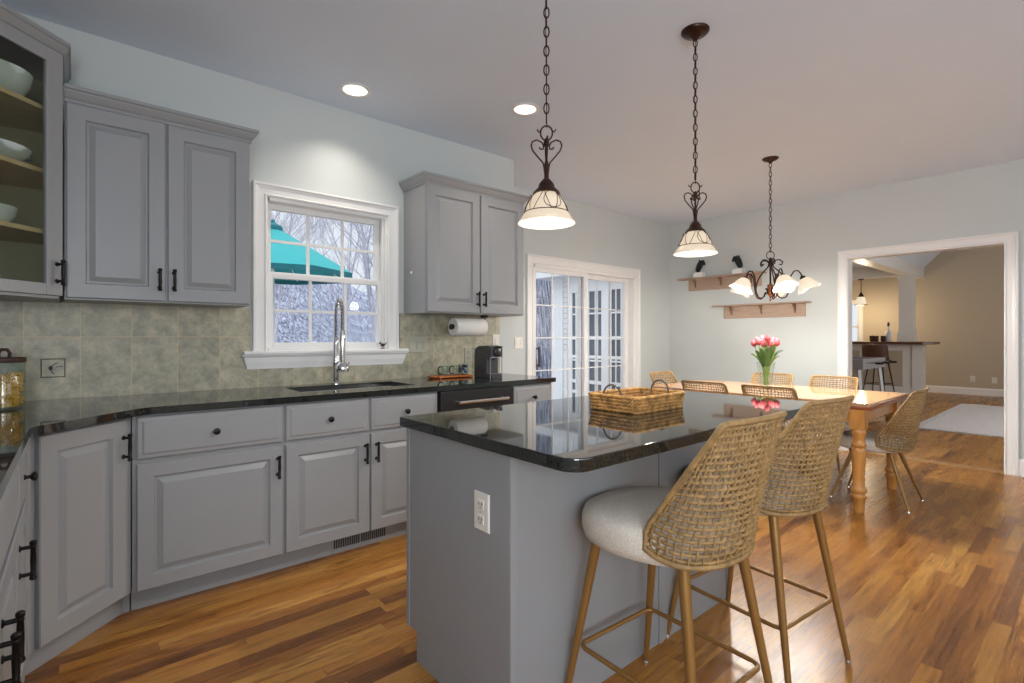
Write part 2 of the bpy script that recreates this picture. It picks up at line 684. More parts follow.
struct(obj('floor', MB().box(LW - .12, FX1 + .1, BACK - .1, 6.2, -.12, 0), 'floor'), 'glossy oak strip floor running through both rooms')
b = MB()
b.prism([(LW - .12, BACK - .1), (RW + .12, BACK - .1), (RW + .12, DW + .14), (JX - .0, DW + .14), (JX, KW + .14), (LW - .12, KW + .14)], CH, CH + .12)
struct(obj('ceiling', b, 'ceiling'), 'plain flat kitchen ceiling')

# kitchen window wall with opening
WX0, WX1, WZ0, WZ1 = .89, 1.695, 1.115, 2.065
b = MB()
b.box(LW - .12, WX0, KW, KW + .15, 0, CH).box(WX1, JX, KW, KW + .15, 0, CH)
b.box(WX0, WX1, KW, KW + .15, 0, WZ0).box(WX0, WX1, KW, KW + .15, WZ1, CH)
b.box(JX - .15, JX, KW + .15, DW + .15, 0, CH)
struct(obj('wall_window', b, 'wall'), 'pale grey wall around the kitchen window')
# sliding door wall
SX0, SX1, SZ1 = 3.65, 5.42, 1.975
b = MB()
b.box(JX, SX0, DW, DW + .15, 0, CH).box(SX1, RW + .12, DW, DW + .15, 0, CH).box(SX0, SX1, DW, DW + .15, SZ1, CH)
struct(obj('wall_patio', b, 'wall'), 'pale grey wall around the sliding glass door')
# dining wall with cased opening
OY0, OY1, OZ = .59, 1.785, 2.03
b = MB()
b.box(RW, RW + .12, BACK - .1, OY0, 0, CH).box(RW, RW + .12, OY1, DW, 0, CH).box(RW, RW + .12, OY0, OY1, OZ, CH)
struct(obj('wall_dining', b, 'wall'), 'pale grey wall with the peg shelves and the cased opening')
struct(obj('wall_left', MB().box(LW - .12, LW, BACK, -2.4, 0, CH).box(LW - .12, LW, -.8, KW, 0, CH).box(LW - .12, LW, -2.4, -.8, 0, .85).box(LW - .12, LW, -2.4, -.8, 2.2, CH), 'wall'), 'wall behind the left counter')
b = MB()
b.box(LW, -.3, BACK - .1, BACK, 0, CH).box(1.1, 1.9, BACK - .1, BACK, 0, CH).box(5.3, RW, BACK - .1, BACK, 0, CH)
b.box(-.3, 1.1, BACK - .1, BACK, 0, .85).box(-.3, 1.1, BACK - .1, BACK, 2.25, CH)
b.box(1.9, 5.3, BACK - .1, BACK, 0, .85).box(1.9, 5.3, BACK - .1, BACK, 2.25, CH)
struct(obj('wall_back', b, 'wall'), 'wall behind the camera with two added windows')


def window_frame_simple(name, x0, x1, y, z0, z1, nx, nz, label):
    o = thing(name, label, 'window', (0, 0, 0))
    o['kind'] = 'structure'
    f = MB()
    f.box(x0, x0 + .06, y, y + .06, z0, z1).box(x1 - .06, x1, y, y + .06, z0, z1)
    f.box(x0 + .06, x1 - .06, y, y + .06, z0, z0 + .06).box(x0 + .06, x1 - .06, y, y + .06, z1 - .06, z1)
    for i in range(1, nx):
        x = x0 + (x1 - x0) * i / nx
        f.box(x - .012, x + .012, y + .02, y + .04, z0 + .06, z1 - .06)
    for i in range(1, nz):
        z = z0 + (z1 - z0) * i / nz
        f.box(x0 + .06, x1 - .06, y + .021, y + .039, z - .012, z + .012)
    obj('frame', f, 'white', o)
    return o


window_frame_simple('window_2', 1.9, 5.3, BACK - .08, .85, 2.25, 6, 2, 'wide white framed window added unseen behind the camera for fill light')  # rear windows are unseen, added as openings for fill daylight
window_frame_simple('window_3', -.3, 1.1, BACK - .08, .85, 2.25, 3, 2, 'smaller white framed window added unseen behind the camera for fill light')

# ---- backsplash tile
TB, TT = .90, 1.378
ty = KW - .012
b = MB()
b.box(LW, .80, ty, KW, TB, TT).box(.80, 1.79, ty, KW, TB, 1.03).box(1.79, 2.728, ty, KW, TB, TT)
b.box(LW, LW + .012, .6, ty, TB, TT)
struct(obj('trim_1', b, 'tile'), 'stone look tile backsplash behind the counter')

# ---- baseboards
bp = [(0, 0), (.016, 0), (.016, .12), (.012, .135), (.006, .15), (0, .15)]
b = MB()
b.sweep(bp, [(RW, OY0 - .09), (RW, BACK)])
struct(obj('baseboard_dining', b, 'white'))
b = MB()
b.sweep(bp, [(5.53, DW), (RW, DW), (RW, OY1 + .09)])
struct(obj('baseboard_corner', b, 'white'))


# ---- casings
def casing(mb, x0, x1, z0, z1, w, plane, axis, sill=True, t=.02, side=-1):
    """moulded casing around an opening; axis 'x' = wall along X at y=plane, 'y' = wall along Y at x=plane"""
    prof = [(0, 0), (0, t * .7), (w * .12, t), (w * .2, t * .62), (w * .55, t * .7), (w * .78, t * .95), (w * .84, t * 1.3), (w, t * 1.3), (w, 0)]
    path = [(x0, z0), (x0, z1), (x1, z1), (x1, z0)]
    n = len(path)
    dirs = [(-1, 0), (-1, 1), (1, 1), (1, 0)]
    vs_, fs = [], []
    for i, (px, pz) in enumerate(path):
        for o_, d in prof:
            a = px + dirs[i][0] * o_
            zz = pz + dirs[i][1] * o_
            if axis == 'x':
                vs_.append((a, plane + side * d, zz))
            else:
                vs_.append((plane + side * d, a, zz))
    k = len(prof)
    for i in range(n - 1):
        for j in range(k):
            j2 = (j + 1) % k
            fs.append((i * k + j, i * k + j2, (i + 1) * k + j2, (i + 1) * k + j))
    fs.append(list(range(k))); fs.append([(n - 1) * k + j for j in range(k)])
    mb.add(vs_, fs)


b = MB()
casing(b, OY0, OY1, 0, OZ, .09, RW, 'y')
casing(b, OY0, OY1, 0, OZ, .09, RW + .12, 'y', side=1)
b.box(RW - .004, RW + .124, OY0 - .003, OY0 + .002, 0, OZ)
b.box(RW - .004, RW + .124, OY1 - .002, OY1 + .003, 0, OZ)
b.box(RW - .004, RW + .124, OY0, OY1, OZ - .002, OZ + .003)
struct(obj('trim_2', b, 'white'), 'white casing of the wide opening to the far room')
b = MB()
b.box(RW, RW + .12, OY0, OY1, .0, .004)
struct(obj('trim_3', b, 'strip'), 'flat oak threshold strip in the opening')

# ---- kitchen window (double hung)
win = thing('window_1', 'white double hung kitchen window above the sink', 'window')
win['kind'] = 'structure'
b = MB()
casing(b, WX0, WX1, WZ0, WZ1, .080, KW, 'x')
obj('casing', b, 'white', win)
b = MB()
b.box(WX0 - .14, WX1 + .14, KW - .065, KW + .02, 1.098, 1.12)
obj('sill', b, 'white', win, bevel=.006)
b = MB()
pr = [(0, 0), (.018, 0), (.02, .01), (.03, .04), (.036, .07), (.05, .082), (.05, .09), (0, .09)]
b.sweep(pr, [(WX0 - .095, KW), (WX0 - .095, KW - .001), (WX1 + .095, KW - .001), (WX1 + .095, KW)], 1.01)
obj('apron', b, 'white', win)
b = MB()
b.box(WX0, WX0 + .008, KW, KW + .15, WZ0, WZ1).box(WX1 - .018, WX1, KW, KW + .15, WZ0, WZ1)
b.box(WX0 + .018, WX1 - .018, KW, KW + .15, WZ1 - .02, WZ1).box(WX0 + .018, WX1 - .018, KW + .02, KW + .15, WZ0, WZ0 + .02)
b.box(WX0 + .008, WX0 + .016, KW + .02, KW + .035, WZ0 + .02, WZ1 - .02).box(WX1 - .03, WX1 - .018, KW + .02, KW + .035, WZ0 + .02, WZ1 - .02)
obj('jamb', b, 'white', win)


def sash(parent, name, x0, x1, y, z0, z1, rail, bot, top, nx, nz, fm='white', mt=.009):
    f = MB()
    f.box(x0, x0 + rail, y, y + .035, z0, z1).box(x1 - rail, x1, y, y + .035, z0, z1)
    f.box(x0 + rail, x1 - rail, y, y + .035, z0, z0 + bot).box(x0 + rail, x1 - rail, y, y + .035, z1 - top, z1)
    gx0, gx1, gz0, gz1 = x0 + rail, x1 - rail, z0 + bot, z1 - top
    s_ = obj(name, f, fm, parent, bevel=.002)
    g = MB()
    for i in range(1, nx):
        x = gx0 + (gx1 - gx0) * i / nx
        g.box(x - mt, x + mt, y + .01, y + .026, gz0, gz1)
    for i in range(1, nz):
        z = gz0 + (gz1 - gz0) * i / nz
        g.box(gx0, gx1, y + .011, y + .025, z - mt, z + mt)
    if nx > 1:
        obj('muntins', g, fm, s_)
    p = MB().box(gx0, gx1, y + .016, y + .020, gz0, gz1)
    obj('pane', p, 'glass', s_)
    return s_


sash(win, 'lower_sash', WX0 + .012, WX1 - .02, KW + .035, WZ0 + .018, 1.602, .034, .035, .03, 3, 2)
sash(win, 'upper_sash', WX0 + .010, WX1 - .02, KW + .078, 1.577, WZ1 - .018, .036, .04, .036, 3, 2)

# ---- sliding glass door
sd = thing('door_1', 'white sliding glass patio door with grid panes', 'door')
sd['kind'] = 'structure'
b = MB()
casing(b, SX0, SX1, 0, SZ1, .095, DW, 'x')
obj('casing', b, 'white', sd)
b = MB()
b.box(SX0, SX0 + .03, DW - .004, DW + .14, 0, SZ1).box(SX1 - .03, SX1, DW - .004, DW + .14, 0, SZ1)
b.box(SX0, SX1, DW - .004, DW + .14, SZ1 - .03, SZ1).box(SX0, SX1, DW, DW + .14, 0, .03)
obj('jamb', b, 'white', sd)
sash(sd, 'sliding_panel', SX0 + .005, 4.545, DW + .02, .03, SZ1 - .03, .06, .11, .045, 3, 5, mt=.006)
sash(sd, 'fixed_panel', 4.47, SX1 - .03, DW + .075, .03, SZ1 - .03, .075, .11, .05, 3, 5, mt=.006)
b = MB()
b.box(3.712, 3.732, DW - .025, DW - .012, .885, 1.105)
b.box(3.714, 3.730, DW - .014, DW + .022, .90, .915).box(3.714, 3.730, DW - .014, DW + .022, 1.075, 1.09)
obj('handle', b, 'lid_wood', sd, bevel=.003)


# ================================================================== cabinetry
def door_rings(t=.02, s=.06):
    return [(0, -t + .004), (.004, -t), (s, -t), (s + .006, -t + .012), (s + .013, -t + .012), (s + .036, -t + .001), (s + .038, -t + .001)]


def drawer_rings(t=.02):
    return [(0, -t + .008), (.006, -t + .003), (.020, -t + .002), (.027, -t - .002), (.03, -t - .002)]


def pull(parent, mtx, x, zc, ln=.115, off=.03, face=-.02):
    h = MB(mtx)
    y = face - off
    h.lathe([(.006, -ln / 2), (.0092, -ln / 2 + .004), (.0085, -ln / 2 + .010), (.0062, -ln / 2 + .014), (.0075, 0), (.0062, ln / 2 - .014), (.0085, ln / 2 - .010), (.0092, ln / 2 - .004), (.006, ln / 2)], (x, y, zc), 10)
    for s_ in (-1, 1):
        z = zc + s_ * (ln / 2 - .018)
        h.lathe([(.0095, 0), (.0095, .003), (.0055, .006), (.0055, off)], (x, face + .0005, z), 10, axis=(0, -1, 0))
        h.ball((x, y, z), .0075, 8, 6)
    return obj('handle', h, 'handle', parent, smooth=True)


def knob(parent, mtx, x, z, face=-.022):
    h = MB(mtx)
    h.lathe([(.009, 0), (.008, .003), (.0055, .006), (.0055, .014), (.012, .019), (.0155, .024), (.0145, .029), (.008, .032)], (x, face + .0005, z), 16, axis=(0, -1, 0))
    return obj('knob', h, 'handle', parent, smooth=True)


def add_door(unit, mtx, x0, x1, z0, z1, hx=None, hz=None, s=.06, ln=.115):
    m2 = mtx @ Matrix.Translation((x0, 0, z0))
    d = obj('door', MB(m2).rings(x1 - x0, z1 - z0, door_rings(s=s)), 'cabinet', unit)
    if hx is not None:
        pull(d, mtx, hx, hz, ln)
    return d


def add_drawer(unit, mtx, x0, x1, z0, z1, knobs=True):
    m2 = mtx @ Matrix.Translation((x0, 0, z0))
    d = obj('drawer', MB(m2).rings(x1 - x0, z1 - z0, drawer_rings()), 'cabinet', unit)
    if knobs:
        knob(d, mtx, (x0 + x1) / 2, (z0 + z1) / 2)
    return d


ZC = .90
GT = .032          # granite thickness
CT = ZC - GT       # carcass top
FY = 2.73          # face of the window-wall base cabinets
TOEY = 2.79
main = frame_xy(0, FY, 0, 1, 0)


def base_unit(x0, x1, label):
    u = thing('base_cabinet', label, 'cabinet', (0, 0, 0), group=None)
    c = MB().box(x0, x1, FY, ty - .002, .105, CT)
    obj('carcass', c, 'cabinet', u)
    obj('toe_kick', MB().box(x0, x1, TOEY, TOEY + .02, 0, .105), 'cabinet', u)
    return u


DZ0, DZ1, RZ0, RZ1 = .105, .655, .672, .858
u = base_unit(.185, .804, 'grey base cabinet with one wide door left of the sink cabinet')
add_drawer(u, main, .199, .797, RZ0, RZ1)
add_door(u, main, .199, .797, DZ0, DZ1, .772, .553)
u = base_unit(.804, 1.719, 'grey two door cabinet under the sink, with a floor vent below')
add_drawer(u, main, .811, 1.259, RZ0, RZ1)
add_drawer(u, main, 1.272, 1.713, RZ0, RZ1)
add_door(u, main, .811, 1.259, DZ0, DZ1, 1.236, .553)
add_door(u, main, 1.272, 1.713, DZ0, DZ1, 1.303, .553)
v = MB()
v.box(1.075, 1.40, TOEY - .006, TOEY, .018, .098)
vo = obj('vent', v, 'cabinet', u)
v = MB()
for i in range(24):
    x = 1.085 + i * .0128 + (.006 if i > 11 else 0)
    v.box(x, x + .008, TOEY - .0075, TOEY - .005, .028, .088)
obj('vent_slots', v, 'slot', vo)
u = base_unit(2.334, 2.72, 'narrow grey base cabinet right of the black dishwasher')
add_drawer(u, main, 2.343, 2.706, RZ0 + .01, RZ1)
add_door(u, main, 2.343, 2.706, DZ0, DZ1, 2.37, .553)
obj('end_panel', MB().box(2.706, 2.724, FY - .0, ty, 0, CT), 'cabinet', u)

# dishwasher
dwm = frame_xy(1.722, FY, 0, 1, 0)
u = thing('dishwasher', 'black dishwasher front with a metal bar handle under the counter', 'dishwasher')
obj('body', MB().box(1.724, 2.330, FY, ty - .01, .1, CT - .002), 'black', u)
obj('toe_panel', MB().box(1.724, 2.330, TOEY, TOEY + .02, .0, .1), 'black', u)
d = obj('door', MB().box(1.727, 2.327, FY - .028, FY, .105, .725), 'black', u, bevel=.004)
d2 = obj('control_panel', MB().box(1.727, 2.327, FY - .034, FY, .735, CT - .006), 'black', u, bevel=.006)
h = MB()
h.tube([(1.83, FY - .085, .79), (2.235, FY - .085, .79)], .010, 10)
for x in (1.85, 2.215):
    h.tube([(x, FY - .03, .79), (x, FY - .085, .79)], .007, 8)
obj('handle', h, 'steel', u, smooth=True)

# diagonal corner base cabinet
CF = -2.55
A = (-.144, -.144 - CF)          # left-leg face meets the diagonal
B_ = (FY + CF, FY)
dlen = math.hypot(B_[0] - A[0], B_[1] - A[1])
diag = frame_xy(A[0], A[1], 0, 1, 1)
u = thing('corner_base_cabinet', 'grey diagonal corner base cabinet with a single tall door', 'cabinet')
c = MB().prism([A, B_, (B_[0], ty - .002), (LW + .014, ty - .002), (LW + .014, A[1])], .105, CT)
obj('carcass', c, 'cabinet', u)
tk = .06
c = MB().prism([(A[0] - tk, A[1]), (A[0] - tk, A[1] + tk * .414), (B_[0] - tk * .414, B_[1] + tk), (B_[0], B_[1] + tk), (B_[0], B_[1] + .2), (A[0] - .2, A[1])], 0, .105)
obj('toe_kick', c, 'cabinet', u)
add_door(u, diag, .050, dlen - .045, .112, .855, dlen - .060, .742, s=.065)

# left leg of cabinets
leg = frame_xy(-.144, 0, 0, 0, 1)      # local x runs along +Y, faces +X
LY = A[1]


def leg_unit(y0, y1, label):
    u = thing('base_cabinet', label, 'cabinet')
    obj('carcass', MB().box(LW + .014, -.144, y0, y1, .105, CT), 'cabinet', u)
    obj('toe_kick', MB().box(-.23, -.144 - tk, y0, y1, 0, .105), 'cabinet', u)
    return u


u = leg_unit(2.005, LY, 'narrow grey base cabinet at the left edge beside the corner cabinet')
add_drawer(u, leg, 2.014, LY - .03, RZ0, RZ1)
add_door(u, leg, 2.014, LY - .03, DZ0, DZ1, 2.045, .55)
u = leg_unit(1.055, 2.005, 'grey double door base cabinet with paired pulls at the left edge of the photo')
add_drawer(u, leg, 1.064, 1.996, RZ0, RZ1, False)
add_door(u, leg, 1.064, 1.524, DZ0, DZ1, 1.475, .53)
add_door(u, leg, 1.536, 1.996, DZ0, DZ1, 1.585, .53)

# counter top
ct = MB()
CFY = 2.688
cc = -2.465
xl = -.117
p_in = (CFY + cc, CFY)
p_in2 = (xl, xl - cc)


def soft(p0, p1, p2, r=.05, n=4):
    a, b_, c_ = Vector(p0), Vector(p1), Vector(p2)
    s0 = b_ + (a - b_).normalized() * r
    s1 = b_ + (c_ - b_).normalized() * r
    return [tuple((1 - t) ** 2 * s0 + 2 * t * (1 - t) * b_ + t * t * s1) for t in [i / n for i in range(n + 1)]]


SKX0, SKX1, SKY0, SKY1 = .945, 1.64, 2.85, 3.20
poly = [(LW + .013, .6), (xl, .6)] + soft((xl, .6), p_in2, p_in) + soft(p_in2, p_in, (SKX0, CFY)) + [(SKX0, CFY), (SKX0, ty - .001), (LW + .013, ty - .001)]
ct.prism(poly, CT, ZC)
ct.box(SKX1, 2.735, CFY, ty - .001, CT, ZC)
ct.box(SKX0, SKX1, CFY, SKY0, CT, ZC).box(SKX0, SKX1, SKY1, ty - .001, CT, ZC)
o = obj('kitchen_countertop', ct, 'granite')
tag(o, 'long polished black granite counter along the window wall and corner', 'countertop')

# sink
sk = MB()
g = .012
x0, x1, y0, y1, zt, zb = SKX0 - g, SKX1 + g, SKY0 - g, SKY1 + g, CT - .001, CT - .20
sk.box(x0, x0 + .004, y0, y1, zb, zt).box(x1 - .004, x1, y0, y1, zb, zt).box(x0, x1, y0, y0 + .004, zb, zt).box(x0, x1, y1 - .004, y1, zb, zt).box(x0, x1, y0, y1, zb - .004, zb)
so = thing('kitchen_sink', 'stainless undermount sink set into the black granite counter', 'sink')
obj('basin', sk, 'steel', so)
obj('drain', MB().lathe([(.045, 0), (.045, .004), (.03, .006), (.012, .002)], (1.29, 3.03, zb), 20), 'chrome', so, smooth=True)

# faucet (spring pull-down)
fx, fy = 1.285, 3.262
fo = thing('kitchen_faucet', 'tall chrome spring pull-down faucet behind the sink', 'faucet', (fx, fy, ZC), R(-22))
F = MB()
F.lathe([(.028, 0), (.028, .008), (.019, .014), (.0175, .12), (.020, .125), (.020, .15), (.0185, .155), (.0175, .30), (.014, .305)], (0, 0, 0), 20)
obj('body', F, 'chrome', fo, smooth=True)
F = MB()
F.tube([(.018, 0, .1), (.05, -.01, .11), (.085, -.015, .135)], [.006, .0055, .005], 8)
obj('lever', F, 'chrome', fo, smooth=True)
arc = []
for i in range(25):
    a = PI * i / 24
    arc.append((.02 - .02 * math.cos(a) * 1, -.085 + .085 * math.cos(a), .43 + .11 * math.sin(a)))
path = [(0, 0, .30), (0, 0, .36)] + arc + [(.04, -.17, .34)]
F = MB().tube(path, .008, 10)
hose = obj('hose', F, 'dark_grey', fo, smooth=True)
# spring coil
pp = [Vector(p) for p in path]
L = [0]
for i in range(1, len(pp)):
    L.append(L[-1] + (pp[i] - pp[i - 1]).length)
pts = []
turns = 62
for i in range(turns * 8):
    s_ = L[-1] * i / (turns * 8 - 1)
    k = max(j for j in range(len(L)) if L[j] <= s_ + 1e-9)
    k = min(k, len(pp) - 2)
    t_ = (s_ - L[k]) / (L[k + 1] - L[k])
    p = pp[k].lerp(pp[k + 1], t_)
    tg = (pp[k + 1] - pp[k]).normalized()
    n1 = tg.cross(Vector((1, .2, 0))).normalized()
    n2 = tg.cross(n1)
    a = 2 * PI * turns * i / (turns * 8)
    pts.append(p + (n1 * math.cos(a) + n2 * math.sin(a)) * .0125)
obj('spring', MB().tube(pts, .0021, 5), 'chrome', fo, smooth='all')
F = MB()
F.lathe([(.016, 0), (.017, .03), (.0175, .10), (.018, .14), (.016, .20), (.012, .21)], (.04, -.17, .14), 16)
F.lathe([(.034, 0), (.040, .012), (.040, .035), (.030, .05), (.018, .062)], (.04, -.17, .085), 24)
obj('spray_head', F, 'chrome', fo, smooth=True)
F = MB()
F.tube([(0, 0, .265), (.02, -.09, .285), (.036, -.155, .29)], .0055, 8)
F.tube([(.04 + .018 * math.cos(a * PI / 6), -.17 + .018 * math.sin(a * PI / 6), .29) for a in range(12)], .005, 6, closed=True)
obj('holder_arm', F, 'chrome', fo, smooth=True)

# ------------------------------------------------ upper cabinets
UZ0, UZ1 = 1.373, 2.274
UY = 3.048
upm = frame_xy(0, UY, 0, 1, 0)
crown = [(0, 0), (.008, 0), (.008, .010), (.012, .016), (.016, .018), (.027, .034), (.032, .042), (.032, .048), (.040, .054), (.040, .068), (0, .068)]


def upper_unit(x0, x1, split, label, path, hz=1.483):
    u = thing('upper_cabinet', label, 'cabinet')
    obj('carcass', MB().box(x0, x1, UY, KW - .001, UZ0, UZ1), 'cabinet', u)
    add_door(u, upm, x0 + .006, split - .005, UZ0 + .007, 2.258, split - .03, hz, s=.066, ln=.11)
    add_door(u, upm, split + .005, x1 - .004, UZ0 + .007, 2.258, split + .03, hz, s=.066, ln=.11)
    c = MB().sweep(crown, path, 2.262)
    obj('crown_moulding', c, 'cabinet', u)
    return u


upper_unit(-.038, .722, .343, 'grey two door upper cabinet left of the kitchen window', [(-.038, UY), (.722, UY), (.722, KW - .002)])
ur = upper_unit(1.826, 2.722, 2.286, 'grey two door upper cabinet right of the kitchen window', [(1.826, KW - .002), (1.826, UY), (2.722, UY), (2.722, KW - .002)])
# small white bumper on the cabinet side
bmp = obj('round_hook', MB().lathe([(.012, 0), (.012, .004), (.007, .010)], (1.8255, 3.235, 1.663), 14, axis=(-1, 0, 0)), 'white', ur, smooth=True)

# diagonal upper with glass door
C0 = (-.056, UY - .040)
D0 = (-.444, UY - .428)
dl = math.hypot(C0[0] - D0[0], C0[1] - D0[1])
dg = frame_xy(D0[0], D0[1], 0, 1, 1)
GZ0, GZ1 = 1.371, 2.455
u = thing('glass_door_cabinet', 'tall light grey corner upper cabinet with a glass door and bowls inside', 'cabinet')
poly = [D0, C0, (C0[0], KW - .002), (LW + .002, KW - .002), (LW + .002, D0[1])]
c = MB()
c.prism(poly, GZ0, GZ0 + .018).prism(poly, GZ1 - .018, GZ1)
c.box(C0[0] - .018, C0[0] - .0005, C0[1], KW - .002, GZ0 + .018, GZ1 - .018)
c.box(LW + .002, D0[0], D0[1], D0[1] + .018, GZ0 + .018, GZ1 - .018)
obj('carcass', c, 'cabinet', u)
c = MB()
c.box(LW + .002, C0[0] - .018, KW - .012, KW - .003, GZ0 + .018, GZ1 - .018)
c.box(LW + .003, LW + .012, D0[1] + .018, KW - .012, GZ0 + .018, GZ1 - .018)
c.box(C0[0] - .022, C0[0] - .0181, C0[1] + .01, KW - .012, GZ0 + .018, GZ1 - .018)
c.prism([(p[0] * .96 - .02, p[1] + .0) for p in [(D0[0] + .01, D0[1] + .03), (C0[0] - .03, C0[1] + .01), (C0[0] - .03, KW - .014), (LW + .03, KW - .014), (LW + .03, D0[1] + .03)]], GZ0 + .0185, GZ0 + .021)
obj('lining', c, 'cab_in', u)
for z in (1.650, 1.912, 2.186):
    s_ = MB().prism([(D0[0] + .0, D0[1] + .035), (C0[0] - .035, C0[1] - .0), (C0[0] - .035, KW - .014), (LW + .014, KW - .014), (LW + .014, D0[1] + .035)], z, z + .019)
    obj('shelf', s_, 'shelf_wood', u)
st = .072
d = MB(dg)
d.box(0, st, -.02, 0, GZ0 + .012, GZ1 - .01).box(dl - st, dl, -.02, 0, GZ0 + .012, GZ1 - .01)
d.box(st, dl - st, -.02, 0, GZ0 + .012, GZ0 + .062).box(st, dl - st, -.02, 0, GZ1 - .07, GZ1 - .01)
dd = obj('door', d, 'cabinet', u, bevel=.003)
obj('glass_pane', MB(dg).box(st - .005, dl - st + .005, -.012, -.009, GZ0 + .055, GZ1 - .065), 'cab_glass', dd)
pull(dd, dg, dl - .028, 1.483, .11)
obj('crown_moulding', MB().sweep(crown, [(LW + .002, D0[1]), D0, C0, (C0[0], KW - .002)], GZ1 - .022), 'cabinet', u)

# bowls in the glass cabinet


def bowl(name, x, y, z, r, h, label, handle=False):
    o = thing(name, label, 'bowl', (x, y, z), R(45), group=None)
    prof = [(r * .66, 0), (r * .74, .004), (r * .93, h * .5), (r, h), (r * .97, h), (r * .89, h * .5), (r * .6, .008), (.001, .006)]
    obj('dish', MB().lathe(prof, seg=32, cap=False), 'porcelain', o, smooth=True)
    if handle:
        obj('rim_handle', MB().tube([(r * .93, -.035, h * .85), (r + .03, -.02, h * .9), (r + .03, .02, h * .9), (r * .93, .035, h * .85)], .006, 8), 'porcelain', o, smooth=True)
    return o


bowl('serving_bowl', -.27, 2.965, 2.205, .135, .095, 'large pale bowl on the top shelf of the glass cabinet')
bowl('baking_dish', -.285, 2.955, 1.931, .145, .052, 'pale blue baking dish with a side handle on the middle shelf of the glass cabinet', True)
bowl('small_bowl', -.285, 2.94, 1.669, .105, .065, 'small pale bowl on the lowest shelf of the glass cabinet')
bowl('cereal_bowl', -.335, 2.93, 1.393, .105, .06, 'small pale bowl on the floor of the glass cabinet')

# ================================================================== island
IX0, IX1, IY0, IY1 = .96, 2.31, 1.145, 1.735
isl = thing('kitchen_island', 'grey kitchen island base with a plain panelled end and seating side', 'island')
b = MB()
b.prism([(IX0 + .012, IY0), (IX1, IY0), (IX1, IY1 - .02), (IX0 + .012, IY1 - .02)], .105, CT)
b.prism([(IX0 + .012, IY0), (IX1, IY0), (IX1, IY1 - .075), (IX0 + .012, IY1 - .075)], 0, .105)
obj('carcass', b, 'cabinet', isl)
b = MB()
b.prism([(IX0, IY0 - .012), (IX0 + .012, IY0 - .012), (IX0 + .012, IY1), (IX0, IY1)], .11, CT)
b.prism([(IX0, IY0 - .012), (IX0 + .012, IY0 - .012), (IX0 + .012, IY1 - .07), (IX0, IY1 - .07)], 0, .11)
obj('end_panel', b, 'cabinet', isl, bevel=.002)
for bx_ in ((IX0 - .004, IX0 + .0, IY1 - .022, IY1, .11, CT), (IX0, IX0 + .03, IY0 - .018, IY0 - .012, 0, CT),
            (1.735, 1.765, IY0 - .006, IY0, 0, CT), (IX1 - .03, IX1, IY0 - .006, IY0, 0, CT)):
    obj('trim_strip', MB().box(*bx_), 'cabinet', isl, bevel=.0015)
kit = frame_xy(0, IY1 - .02, 0, -1, 0)
for x0, x1 in ((.99, 1.43), (1.44, 1.86), (1.87, 2.29)):
    add_drawer(isl, kit, -x1, -x0, RZ0, RZ1 - .002)
    add_door(isl, kit, -x1, -x0, .12, DZ1, -x0 - .03, .553)
# island outlet


def outlet_plate(name, mtx, label, w=.075, h=.118, kind='outlet', m='plate', ngang=1, cat='outlet'):
    o = thing(name, label, cat)
    p = MB(mtx)
    p.rings(w, h, [(0, -.002), (.003, -.006), (.004, -.006)])
    obj('cover_plate', p, m, o)
    if kind == 'outlet':
        for zc in (.30, .70):
            f_ = MB(mtx)
            f_.box(w / 2 - .016, w / 2 + .016, -.0085, -.005, h * zc - .014, h * zc + .014)
            r_ = obj('receptacle', f_, m, o, bevel=.002)
            s2 = MB(mtx)
            s2.box(w / 2 - .008, w / 2 - .005, -.0092, -.008, h * zc - .003, h * zc + .007)
            s2.box(w / 2 + .005, w / 2 + .008, -.0092, -.008, h * zc - .003, h * zc + .006)
            s2.box(w / 2 - .002, w / 2 + .002, -.0092, -.008, h * zc - .011, h * zc - .007)
            obj('slots', s2, 'slot', r_)
        obj('screw', MB(mtx).lathe([(.003, 0), (.003, .001)], (w / 2, -.006, h / 2), 8, axis=(0, -1, 0)), 'steel', o)
    else:
        for gi in range(ngang):
            xc = w * (gi + .5) / ngang
            s2 = MB(mtx)
            s2.box(xc - .016, xc + .016, -.010, -.005, h / 2 - .033, h / 2 + .033)
            obj('rocker', s2, m, o, bevel=.002)
    return o


outlet_plate('electrical_outlet', frame_xy(IX0, 1.222 + .078, .602, 0, -1) , 'white outlet plate on the near end of the grey island')
# granite island top
b = MB()
near = []
cx, cy, rr = .985, .905, .06
for i in range(9):
    a = PI + (PI / 2) * i / 8
    near.append((cx + rr * math.cos(a), cy + rr * math.sin(a)))
poly = [(.936, 1.752), (.935, 1.47), (.930, 1.2)] + near
cx2, cy2 = 2.565, .905
for i in range(9):
    a = -PI / 2 + (PI / 2) * i / 8
    poly.append((cx2 + rr * math.cos(a), cy2 + rr * math.sin(a)))
poly += [(2.625, 1.755)]
b.prism(poly, ZC - .036, ZC)
o = obj('island_countertop', b, 'granite', bevel=.004, seg=3)
tag(o, 'polished black granite island top holding the woven tray', 'countertop')


